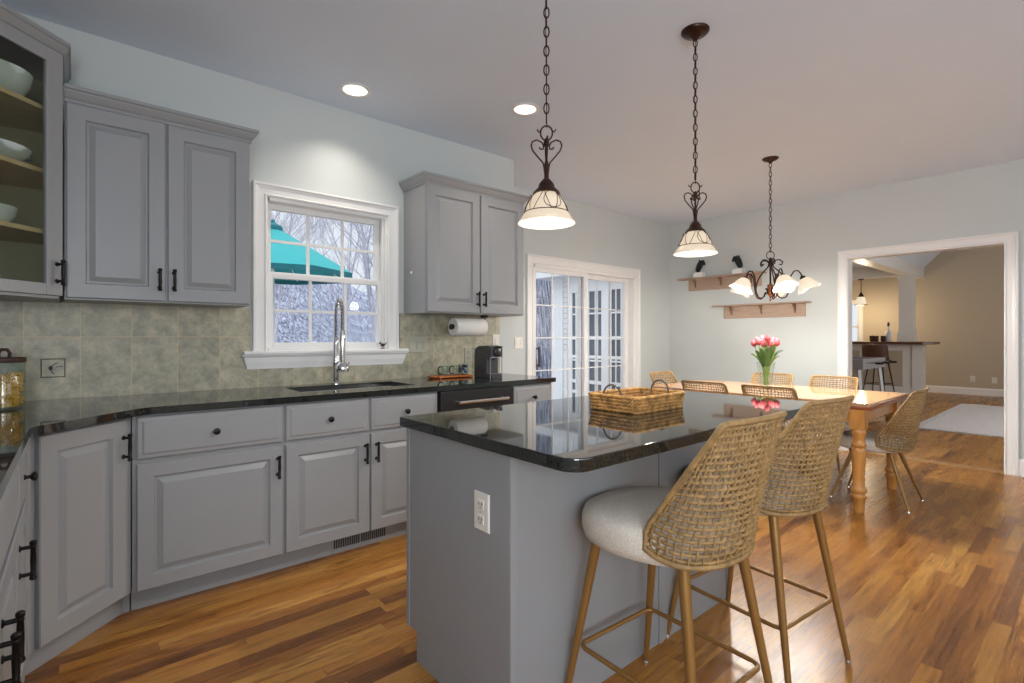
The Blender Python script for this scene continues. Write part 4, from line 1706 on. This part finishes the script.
mug(2.085, 3.20, 'clear glass mug with a black handle, left on the wood board')
mug(2.185, 3.20, 'clear glass mug with a black handle, second on the wood board')


def pod_jar(x, y, cols_, label):
    m_ = thing('capsule_jar', label, 'jar', (x, y, ZC + .018), 0, None)
    obj('jar_body', MB().lathe([(.024, 0), (.026, .004), (.026, .078), (.024, .078), (.024, .006), (.001, .005)], seg=20, cap=False), 'vase_glass', m_, smooth=True)
    k = 0
    for zz in (.012, .034, .056):
        for a in (0, 2.1, 4.2):
            obj('capsule', MB().lathe([(.007, 0), (.010, .014), (.011, .016), (.004, .019)], (.0115 * math.cos(a + zz * 30), .0115 * math.sin(a + zz * 30), zz), 10), cols_[k % len(cols_)], m_, smooth=True)
            k += 1


pod_jar(2.245, 3.175, ['blue', 'label', 'blue', 'handle'], 'small clear jar of blue capsules on the wood board')
pod_jar(2.27, 3.255, ['red', 'handle', 'red', 'label'], 'small clear jar of red and dark capsules at the right end of the wood board')

# wall plates
outlet_plate('light_switch', frame_xy(1.856, ty, 1.088, 1, 0), 'triple rocker switch plate on the tile right of the kitchen window', .165, .118, 'switch', 'plate_tile', 3, 'switch')
outlet_plate('wall_outlet', frame_xy(2.36, ty, 1.0, 1, 0), 'outlet plate on the tile behind the wood board', .078, .118, 'outlet', 'plate_tile')
outlet_plate('light_switch', frame_xy(2.648, ty, 1.108, 1, 0), 'single switch plate on the tile above the coffee machine', .075, .118, 'switch', 'plate', 1, 'switch')
outlet_plate('light_switch', frame_xy(3.392, DW, 1.085, 1, 0), 'double switch plate beside the patio door casing', .118, .118, 'switch', 'plate', 2, 'switch')
# small deco tile
dm = frame_xy(-.128, ty, 1.006, 1, 0)
o = thing('outlet_cover', 'tile coloured outlet cover with a dark outline on the left backsplash', 'outlet')
obj('border', MB(dm).rings(.090, .092, [(0, -.003), (.001, -.004)]), 'decoframe', o)
obj('cover_plate', MB(dm @ Matrix.Translation((.004, -.004, .004))).rings(.082, .084, [(0, -.002), (.002, -.003)]), 'tile', o)
b = MB(dm)
b.ball((.036, -.0075, .046), .009, 10, 6, (.9, .12, 1.3)).tube([(.036, -.0075, .05), (.052, -.0075, .066), (.064, -.0075, .072)], .0018, 5)
b.tube([(.036, -.0075, .04), (.040, -.0075, .026), (.050, -.0075, .018)], .0022, 5).tube([(.056, -.0075, .050), (.070, -.0075, .053), (.082, -.0075, .050)], .0016, 5)
obj('printed_motif', b, 'decoframe', o)

# jar of pasta
jx, jy = -.228, 3.015
o = thing('pasta_jar', 'glass jar of yellow pasta with a dark wood lid on the corner counter', 'jar', (jx, jy, ZC))
o.scale = (.86, .86, .98)
obj('jar_body', MB().lathe([(.070, 0), (.076, .005), (.077, .02), (.077, .195), (.074, .2), (.072, .2), (.074, .195), (.074, .012), (.001, .010)], seg=36, cap=False), 'vase_glass', o, smooth=True)
b = MB().lathe([(.078, .2), (.080, .204), (.080, .218), (.076, .222), (.001, .222)], seg=36)
b.tube([(-.018, .0, .22), (-.020, 0, .24), (-.010, 0, .255), (.010, 0, .255), (.020, 0, .24), (.018, 0, .22)], .0075, 8)
obj('lid', b, 'lid_wood', o, smooth=True)
random.seed(3)
b = MB()
for i in range(420):
    rad_ = .066 * math.sqrt(random.random())
    if i < 300:
        rad_ = random.uniform(.05, .067)
    a = random.uniform(0, 2 * PI)
    z = .018 + .135 * random.random()
    c = Vector((rad_ * math.cos(a), rad_ * math.sin(a), z))
    dd_ = Vector((random.gauss(0, 1), random.gauss(0, 1), random.gauss(0, .5))).normalized() * random.uniform(.006, .011)
    q0, q1 = c - dd_, c + dd_
    for q_ in (q0, q1):
        l_ = math.hypot(q_.x, q_.y)
        if l_ > .069:
            q_.x *= .069 / l_
            q_.y *= .069 / l_
    b.tube([q0, (q0 + q1) / 2 + Vector((0, 0, .002)), q1], .0036, 5)
b.lathe([(.055, .012), (.055, .14), (.001, .15)], seg=20)
po = obj('pasta', b, 'pasta', o, smooth='all')
po['kind'] = 'stuff'

# chalk-white bird on the sill
o = thing('bird_figurine', 'tiny brown bird figurine on the right end of the window sill', 'figurine', (1.655, KW - .015, 1.12))
b = MB().ball((0, 0, .028), .014, 10, 8, (1.25, .8, .8)).ball((-.019, 0, .041), .008, 8, 6)
b.tube([(.014, 0, .030), (.030, 0, .046)], [.006, .002], 6).tube([(-.026, 0, .041), (-.034, 0, .040)], [.002, .0008], 5)
b.tube([(-.006, 0, .02), (-.006, 0, .004)], .0015, 5).tube([(.004, 0, .02), (.004, 0, .004)], .0015, 5)
b.box(-.014, .012, -.008, .008, 0, .004)
obj('bird_body', b, 'lid_wood', o, smooth='all')

# ================================================================== woven tray basket
BX0, BX1, BY0, BY1 = 1.640, 1.998, 1.178, 1.43
bk = thing('woven_basket', 'rectangular braided seagrass tray basket with two ring handles on the island', 'basket', (0, 0, ZC))


def rrect(x0, x1, y0, y1, r, n=6, per=22):
    pts = []
    for (cx_, cy_, a0) in ((x1 - r, y0 + r, -90), (x1 - r, y1 - r, 0), (x0 + r, y1 - r, 90), (x0 + r, y0 + r, 180)):
        for k in range(n + 1):
            a = R(a0 + 90 * k / n)
            pts.append(Vector((cx_ + r * math.cos(a), cy_ + r * math.sin(a), 0)))
    # densify
    out = []
    for i in range(len(pts)):
        p, q = pts[i], pts[(i + 1) % len(pts)]
        m_ = max(1, int((q - p).length / .006))
        for j in range(m_):
            out.append(p.lerp(q, j / m_))
    return out


b = MB()
random.seed(5)
for row in range(5):
    fl_ = .004 * row
    path = rrect(BX0 + .012 - fl_ * .5, BX1 - .012 + fl_ * .5, BY0 + .012 - fl_ * .5, BY1 - .012 + fl_ * .5, .022)
    n = len(path)
    zc = .008 + row * .0138
    tw = round(n * .006 / .026)
    for strand in range(2):
        pts = []
        for i in range(n):
            p = path[i]
            t_ = (path[(i + 1) % n] - path[i - 1]).normalized()
            nn = Vector((t_.y, -t_.x, 0))
            a = 2 * PI * tw * i / n + strand * PI + row * 1.3
            j = 1 + random.uniform(-.12, .12)
            pts.append(p + nn * (.0052 * math.cos(a) * j) + Vector((0, 0, zc + .0052 * math.sin(a) * j)))
        b.tube(pts, .0044, 5, closed=True)
obj('side_weave', b, 'seagrass', bk, smooth='all')
b = MB()
for i in range(22):
    y = BY0 + .014 + (BY1 - BY0 - .028) * i / 21
    b.tube([(BX0 + .012 + (BX1 - BX0 - .024) * k / 24, y, .006 + (.0022 if (k + i) % 2 else -.0022)) for k in range(25)], .0042, 5)
obj('base_weave', b, 'seagrass', bk, smooth='all')
for x in (BX0 + .010, BX1 - .010):
    yc = (BY0 + BY1) / 2
    hp = []
    for k in range(25):
        a = 2 * PI * k / 24
        hp.append((x, yc + .044 * math.cos(a), .064 + .046 * math.sin(a)))
    obj('ring_handle', MB().tube(hp[:-1], .0038, 8, closed=True), 'dark_grey', bk, smooth='all')

# ================================================================== far room
FRY0, FRY1 = -2.0, 4.5
wy0, wy1, wz0, wz1 = 3.86, 4.38, .9, 2.0
b = MB()
b.box(FX1, FX1 + .12, FRY0, wy0, 0, 4.9).box(FX1, FX1 + .12, wy1, FRY1, 0, 4.9).box(FX1, FX1 + .12, wy0, wy1, 0, wz0).box(FX1, FX1 + .12, wy0, wy1, wz1, 4.9)
struct(obj('wall_far', b, 'tan_wall'), 'tan end wall of the far room')
b = MB()
b.box(RW + .12, RW + .135, FRY0, OY0 - .09, 0, 4.9).box(RW + .12, RW + .135, OY1 + .09, FRY1, 0, 4.9).box(RW + .12, RW + .135, OY0 - .09, OY1 + .09, OZ + .09, 4.9)
b.box(RW + .12, FX1, FRY1, FRY1 + .1, 0, 4.9)
b.box(RW + .12, FX1, FRY0 - .1, FRY0, 0, .5)
b.box(RW + .12, 7.4, FRY0 - .1, FRY0, .5, 2.4).box(11.6, FX1, FRY0 - .1, FRY0, .5, 2.4).box(RW + .12, FX1, FRY0 - .1, FRY0, 2.4, 4.9)
struct(obj('wall_family', b, 'tan_wall'), 'tan side walls of the far room')
window_frame_simple('window_4', 7.4, 11.6, FRY0 - .08, .5, 2.4, 6, 2, 'wide white framed window of the far room, out of view')
# ceiling: flat over the bar side, vaulted over the seating side
b = MB()
b.box(RW + .12, FX1, 2.85, FRY1, 2.74, 2.84)
b.add([(RW + .12, 2.62, 2.74), (FX1, 2.62, 2.74), (FX1, .9, 4.6), (RW + .12, .9, 4.6), (RW + .12, 2.62, 2.86), (FX1, 2.62, 2.86), (FX1, .9, 4.72), (RW + .12, .9, 4.72)],
      [(0, 1, 2, 3), (4, 5, 6, 7), (0, 1, 5, 4), (1, 2, 6, 5), (2, 3, 7, 6), (3, 0, 4, 7)])
b.add([(RW + .12, .9, 4.6), (FX1, .9, 4.6), (FX1, -2.0, 2.6), (RW + .12, -2.0, 2.6), (RW + .12, .9, 4.72), (FX1, .9, 4.72), (FX1, -2.0, 2.72), (RW + .12, -2.0, 2.72)],
      [(0, 1, 2, 3), (4, 5, 6, 7), (0, 1, 5, 4), (1, 2, 6, 5), (2, 3, 7, 6), (3, 0, 4, 7)])
struct(obj('ceiling_vaulted', b, 'ceiling'), 'sloped white ceiling of the far room')
b = MB()
b.box(RW + .135, FX1, 2.62, 2.85, 2.50, 2.80)
b.box(13.2, 13.42, 2.85, FRY1, 2.50, 2.74)
struct(obj('trim_4', b, 'white'), 'boxed white ceiling beams of the far room')
b = MB()
b.sweep(bp, [(FX1, 3.9), (FX1, FRY0)])
struct(obj('baseboard_far', b, 'white'))
window_ = thing('window_5', 'bright narrow window behind the bar in the far room', 'window')
window_['kind'] = 'structure'
b = MB()
casing(b, wy0, wy1, wz0, wz1, .09, FX1, 'y')
b.box(FX1 - .02, FX1 + .1, wy0 - .1, wy1 + .1, wz0 - .03, wz0)
obj('casing', b, 'white', window_)
b = MB()
b.box(FX1 + .03, FX1 + .06, wy0, wy0 + .04, wz0, wz1).box(FX1 + .03, FX1 + .06, wy0, wy1, (wz0 + wz1) / 2 - .02, (wz0 + wz1) / 2 + .02)
for i in range(1, 3):
    y = wy0 + (wy1 - wy0) * i / 3
    b.box(FX1 + .035, FX1 + .05, y - .01, y + .01, wz0, wz1)
obj('sash', b, 'white', window_)
obj('pane', MB().box(FX1 + .04, FX1 + .045, wy0, wy1, wz0, wz1), 'glass', window_)
# column and bar
o = thing('square_column', 'white square column standing on the bar end in the far room', 'column', (13.30, 2.74, 0))
obj('shaft', MB().box(-.12, .12, -.12, .12, 1.11, 2.50), 'white', o)
obj('plinth', MB().box(-.14, .14, -.14, .14, 1.11, 1.31).box(-.13, .13, -.13, .13, 1.31, 1.33), 'white', o)
obj('capital', MB().box(-.14, .14, -.14, .14, 2.44, 2.4995).box(-.13, .13, -.13, .13, 2.42, 2.44), 'white', o)
o = thing('bar_counter', 'white panelled bar with a dark wood top in the far room', 'bar counter')
b = MB()
b.box(13.12, 13.42, 2.45, 4.48, 0, 1.055)
obj('bar_body', b, 'white', o)
b = MB()
for y0 in (2.78, 3.55):
    b.box(13.112, 13.1195, y0, y0 + .70, .17, .92)
obj('inset_panels', b, 'tan_wall', o)
b = MB()
b.box(13.10, 13.1195, 2.45, 4.48, 0, .14)
b.box(13.095, 13.1195, 2.44, 2.62, 0, 1.055)
obj('mouldings', b, 'white', o)
obj('bar_top', MB().prism([(12.86, 2.40), (12.95, 2.24), (13.55, 2.24), (13.55, 4.48), (12.86, 4.48)], 1.056, 1.11), 'bar_wood', o, bevel=.008)
# bar things
o = thing('decanter_bottle', 'clear bottle with a tall dark stopper on the bar', 'bottle', (13.15, 3.03, 1.11))
obj('glass_body', MB().lathe([(.05, 0), (.055, .01), (.055, .16), (.048, .2), (.018, .25), (.016, .32), (.02, .325)], seg=24), 'label', o, smooth=True)
obj('stopper', MB().lathe([(.016, .325), (.022, .335), (.022, .395), (.016, .41)], seg=16), 'black', o, smooth=True)
for i, (yy, lab) in enumerate([(3.32, 'short dark glass on the bar, leftmost of the three'), (3.24, 'short dark glass on the bar, middle of the three'), (3.12, 'short dark glass on the bar, right beside the clear bottle')]):
    t = obj('tumbler', MB().lathe([(.034, 0), (.040, .01), (.044, .12), (.040, .125), (.037, .115), (.034, .015), (.001, .012)], seg=20, cap=False), 'lid_wood', smooth=True, loc=(13.12, yy, 1.11))
    tag(t, lab, 'glass', 'dark glasses on the bar')
# far pendant
o = thing('bar_pendant', 'small pendant lamp with a lit glass shade above the bar in the far room', 'lamp', (13.3, 3.57, 2.4995))
obj('canopy', MB().lathe([(.06, 0), (.06, -.015), (.02, -.03)], seg=20), 'bronze', o, smooth=True)
obj('stem', MB().tube([(0, 0, -.02), (0, 0, -.32)], .008, 8), 'bronze', o, smooth=True)
obj('fitter', MB().lathe([(.015, -.30), (.03, -.33), (.06, -.39), (.062, -.40)], seg=20), 'bronze', o, smooth=True)
obj('shade', MB().lathe([(.055, -.39), (.085, -.45), (.105, -.57), (.10, -.57), (.08, -.45), (.05, -.395)], seg=24, cap=False), 'shade_ch', o, smooth='all')
obj('rim_band', MB().lathe([(.108, -.585), (.125, -.585), (.125, -.57), (.108, -.57)], seg=24, cap=False), 'bronze', o)
obj('bulb', MB().ball((0, 0, -.48), .035, 12, 8), 'bulb', o, smooth='all')
point_light('bar_light', (13.3, 3.57, 1.86), 42, (1, .78, .5), .08)
# leather stool
o = thing('leather_bar_stool', 'brown leather bar stool with black metal legs at the far bar', 'stool', (12.55, 3.07, 0), R(-100))
b = MB()
vs_, fs = [], []
for i in range(9):
    t = -1 + 2 * i / 8
    for j in range(5):
        h_ = j / 4
        x = (.25 - .015 * h_) * math.sin(t * 1.2) / math.sin(1.2)
        y = -.20 - .05 * h_ + .16 * (1 - math.cos(t * 1.2))
        vs_.append((x, y, .70 + .36 * h_ - .03 * abs(t) ** 4 * h_))
for i in range(8):
    for j in range(4):
        fs.append((i * 5 + j, (i + 1) * 5 + j, (i + 1) * 5 + j + 1, i * 5 + j + 1))
b.add(vs_, fs)
bb = obj('backrest', b, 'leather', o, smooth='all')
sm = bb.modifiers.new('solid', 'SOLIDIFY'); sm.thickness = .03
b = MB().prism([(.22 * math.cos(a * PI / 12) * 1.0, .02 + .21 * math.sin(a * PI / 12)) for a in range(24)], .70, .745)
obj('seat', b, 'leather', o, bevel=.015, seg=3)
for sx in (-1, 1):
    for sy in (-1, 1):
        obj('leg', MB().tube([(sx * .12, .02 + sy * .12, .70), (sx * .21, .02 + sy * .21, 0)], [.014, .010], 8), 'handle', o, smooth=True)
f = .62
rx = .12 + .09 * .64
obj('footrest', MB().tube([(rx, .02 + rx, .25), (-rx, .02 + rx, .25), (-rx, .02 - rx, .25), (rx, .02 - rx, .25)], .007, 6, closed=True), 'handle', o)
# games table
o = thing('games_table', 'grey table football cabinet seen through the opening, left of the far stool', 'games table', (10.1, 2.80, 0), R(90))
b = MB()
b.box(-.35, .35, -.35, -.33, .70, .86).box(-.35, .35, .85, .87, .70, .86).box(-.35, -.33, -.33, .85, .70, .86).box(.33, .35, -.33, .85, .70, .86)
b.box(-.33, .33, -.33, .85, .70, .72)
obj('cabinet_box', b, 'game_grey', o, bevel=.004)
for i in range(6):
    y = -.22 + i * .19
    r_ = obj('rod', MB().tube([(-.50, y, .80), (.50, y, .80)], .008, 8), 'steel', o, smooth=True)
    obj('grip', MB().lathe([(.012, 0), (.018, .02), (.018, .09), (.012, .11)], ((-.58 if i % 2 else .47), y, .80), 10, axis=(1, 0, 0)), 'black', r_, smooth=True)
for sx, sy in ((-1, -.30), (1, -.30), (-1, .80), (1, .80)):
    obj('leg', MB().tube([(sx * .27, sy, .70), (sx * .33, sy + (-.06 if sy < 0 else .06), 0)], .03, 4), 'label', o)
# rug
b = MB()
RX0, RX1, RY0, RY1 = 8.42, 12.1, -.9, 1.62
nx, ny = 60, 40
random.seed(2)
vs_, fs = [], []
for i in range(nx + 1):
    for j in range(ny + 1):
        vs_.append((RX0 + (RX1 - RX0) * i / nx, RY0 + (RY1 - RY0) * j / ny, .010 + random.uniform(0, .006)))
for i in range(nx):
    for j in range(ny):
        a = i * (ny + 1) + j
        fs.append((a, a + ny + 1, a + ny + 2, a + 1))
b.add(vs_, fs)
b.box(RX0, RX1, RY0, RY1, .0005, .009)
rg = thing('area_rug', 'white shaggy fringed rug on the floor of the far room', 'rug')
obj('rug_pile', b, 'rug', rg)
b = MB()
for i in range(150):
    x = RX0 + (RX1 - RX0) * (i + .5) / 150
    b.tube([(x, RY1 - .005, .008), (x + random.uniform(-.01, .01), RY1 + .04, .006), (x + random.uniform(-.02, .02), RY1 + .09, .004)], .004, 4)
fr = obj('fringe', b, 'rug', rg)
fr['kind'] = 'stuff'
outlet_plate('wall_outlet', frame_xy(FX1, 1.86, .275, 0, -1), 'left wall outlet low on the tan far wall', .075, .12)
outlet_plate('wall_outlet', frame_xy(FX1, 1.53, .265, 0, -1), 'right wall outlet low on the tan far wall', .075, .12)

# ================================================================== outside
struct(obj('ground', MB().box(-30, 45, 6.3, 60, -.9, -.8), 'snow'), 'pale winter ground outside')
b = MB()
N = 40
vs_, fs = [], []
for i in range(N + 1):
    x = -40 + 100 * i / N
    y = 34 + 3 * math.sin(i * .9)
    zt = 5.6 + .8 * math.sin(i * .7) + .5 * math.sin(i * 2.1)
    for (dy, z) in ((-6, -.85), (-2, zt * .45), (0, zt * .85), (3, zt), (12, zt + .5), (12, -.85)):
        vs_.append((x, y + dy, z))
for i in range(N):
    for j in range(5):
        a = i * 6 + j
        fs.append((a, a + 6, a + 7, a + 1))
b.add(vs_, fs)
struct(obj('hillside', b, 'hill', smooth='all'), 'distant hazy wooded hillside')
b = MB()
vs_, fs = [], []
for i in range(17):
    x = 8.6 + 12 * i / 16
    zt = 6.8 + .5 * math.sin(i * 1.3) + .3 * math.sin(i * 3.1)
    for (dy, z) in ((-.6, -.85), (-.2, zt * .5), (0, zt * .9), (.6, zt), (2.5, zt), (2.5, -.85)):
        vs_.append((x, 11.2 + .25 * math.sin(i * 2.2) + dy, z))
for i in range(16):
    for j in range(5):
        a = i * 6 + j
        fs.append((a, a + 6, a + 7, a + 1))
b.add(vs_, fs)
struct(obj('wooded_bank', b, 'bank', smooth='all'), 'bank of dense blue grey woods beyond the deck')
b = MB()
for i in range(26):
    b.box(2.9, 8.0, 4.15 + i * .145, 4.285 + i * .145, -.14, -.11)
dk = obj('deck', b, 'deck')
struct(dk, 'grey board deck outside the sliding door')
# wing of the house seen through the sliding door
WXx = 7.45
o = thing('house_wing', 'white sided house wing with tall windows outside the patio door', 'building')
b = MB()
b.box(WXx, WXx + .2, 4.62, 7.11, -.8, 3.4)
obj('siding_wall', b, 'siding', o)
obj('corner_board', MB().box(WXx - .03, WXx + .23, 7.11, 7.43, -.8, 3.4), 'siding_white', o)
obj('corner_board', MB().box(WXx - .03, WXx - .001, 6.84, 6.97, -.8, 3.4), 'siding_white', o)
obj('corner_board', MB().box(WXx - .03, WXx - .001, 6.43, 6.72, -.8, 3.4), 'siding_white', o)
obj('soffit', MB().box(WXx - .3, WXx + .4, 4.62, 7.7, 2.40, 2.56).box(WXx - .05, WXx - .001, 4.62, 6.84, 2.07, 2.40), 'siding_white', o)
for (y0, y1) in ((6.745, 6.835), (6.10, 6.40), (5.66, 5.88), (5.16, 5.50), (4.72, 5.06)):
    m_ = MB().box(WXx - .05, WXx - .001, y0 - .025, y0, -.1, 2.07).box(WXx - .05, WXx - .001, y1, y1 + .025, -.1, 2.07)
    for z, t_ in ((1.65, .016), (1.19, .032), (.76, .016), (.35, .032)):
        m_.box(WXx - .046, WXx - .001, y0, y1, z - t_, z + t_)
    if y1 - y0 > .2:
        m_.box(WXx - .045, WXx - .001, (y0 + y1) / 2 - .012, (y0 + y1) / 2 + .012, -.1, 2.07)
    w_ = obj('window', m_, 'siding_white', o)
    obj('pane', MB().box(WXx - .02, WXx - .001, y0, y1, -.1, 2.07), 'dark_pane', w_)
obj('pillar', MB().box(WXx - .075, WXx - .052, 5.91, 6.06, -.1, 2.40), 'siding_white', o)
b = MB()
for z in (.22, .84):
    b.box(WXx - .75, WXx - .71, 4.62, 6.4, z, z + .05)
for i in range(2):
    b.box(WXx - .76, WXx - .70, 4.7 + i * 1.6, 4.76 + i * 1.6, -.11, .9)
obj('railing', b, 'siding_white', o)

# umbrella
ux, uy = 2.0, 7.24
o = thing('patio_umbrella', 'open teal patio umbrella outside the kitchen window', 'umbrella', (ux, uy, -.8))
b = MB()
Rr, zr, zp = 1.03, 2.87, 3.50
seg = 8
ph = R(10)
vs_ = [(0, 0, zp)]
for k in range(seg):
    a = ph + 2 * PI * k / seg
    vs_.append((.5 * Rr * math.cos(a), .5 * Rr * math.sin(a), zp - .5 * (zp - zr) - .0))
for k in range(seg):
    a = ph + 2 * PI * k / seg
    vs_.append((Rr * math.cos(a), Rr * math.sin(a), zr))
fs = [(0, 1 + k, 1 + (k + 1) % seg) for k in range(seg)] + [(1 + k, 9 + k, 9 + (k + 1) % seg, 1 + (k + 1) % seg) for k in range(seg)]
b.add(vs_, fs)
cn = obj('canopy', b, 'teal', o)
cn.modifiers.new('solid', 'SOLIDIFY').thickness = .006
b = MB()
vs_ = []
for k in range(seg):
    a = ph + 2 * PI * k / seg
    vs_ += [(Rr * math.cos(a), Rr * math.sin(a), zr + .002), (Rr * 1.005 * math.cos(a), Rr * 1.005 * math.sin(a), zr - .065)]
b.add(vs_, [(2 * k, 2 * k + 1, (2 * k + 3) % 16, (2 * k + 2) % 16) for k in range(seg)])
vl = obj('valance', b, 'teal_dark', o)
vl.modifiers.new('solid', 'SOLIDIFY').thickness = .005
b = MB().lathe([(.13, zp - .07), (.12, zp - .02), (.03, zp + .03), (.02, zp + .07)], seg=8)
obj('top_cap', b, 'teal_dark', o)
obj('pole', MB().tube([(0, 0, 0), (0, 0, zp)], .022, 10), 'siding_white', o, smooth=True)
for k in range(seg):
    a = ph + 2 * PI * k / seg
    obj('rib', MB().tube([(0, 0, zp - .04), (Rr * math.cos(a) * .98, Rr * math.sin(a) * .98, zr - .01)], .008, 5), 'siding_white', o)
obj('base', MB().lathe([(.25, 0), (.25, .05), (.05, .09)], seg=20), 'dark_grey', o)


# bare trees
def tree_mesh(seed, H):
    rnd = random.Random(seed)
    mb = MB()

    def grow(p, d, ln, r, lvl):
        n = 3
        pts = [p]
        dd = d.copy()
        for i in range(n):
            dd = (dd + Vector((rnd.gauss(0, .10), rnd.gauss(0, .10), rnd.gauss(.03, .05)))).normalized()
            pts.append(pts[-1] + dd * (ln / n))
        rs_ = [r * (1 - .55 * i / n) for i in range(n + 1)]
        mb.tube(pts, rs_, 5 if lvl == 0 else 3, cap=False)
        if lvl >= 4:
            return
        kids_ = (6, 4, 4, 3)[lvl]
        for i in range(kids_):
            t = rnd.uniform(.3, 1.0) if lvl else rnd.uniform(.35, 1.0)
            k = min(int(t * n), n - 1)
            q = pts[k].lerp(pts[k + 1], t * n - k)
            az = rnd.uniform(0, 2 * PI)
            side = Vector((math.cos(az), math.sin(az), 0))
            nd = (dd * rnd.uniform(.7, 1.2) + side * rnd.uniform(.5, .9) + Vector((0, 0, .25))).normalized()
            grow(q, nd, ln * rnd.uniform(.42, .62), max(.0055, r * .48 * rnd.uniform(.8, 1.1)), lvl + 1)

    grow(Vector((0, 0, 0)), Vector((rnd.gauss(0, .04), rnd.gauss(0, .04), 1)).normalized(), H, H * .0075, 0)
    return mb


protos = []
for i in range(4):
    t = obj('bare_tree', tree_mesh(20 + i, 6.0 + i * .6), 'bark')
    tag(t, 'bare leafless tree in the hazy woods outside the windows', 'tree', 'bare winter trees outside')
    protos.append(t)
rnd = random.Random(99)
cnt = 0
for row, (yy, n, x0, x1) in enumerate([(13.5, 7, 2.0, 19), (17, 11, 1.5, 25), (21, 12, 2, 30), (25, 13, 3, 34)]):
    for i in range(n):
        x = x0 + (x1 - x0) * (i + rnd.uniform(.2, .8)) / n
        y = yy + rnd.uniform(-1.2, 1.2)
        if row == 0 and 7 < x < 9:
            x += 2
        t = protos[cnt % 4]
        if cnt >= 4:
            t = dup(t)
        t.location = (x, y, -.85)
        t.rotation_euler = (0, 0, rnd.uniform(0, 6.28))
        s_ = rnd.uniform(.8, 1.25)
        t.scale = (s_, s_, s_)
        cnt += 1
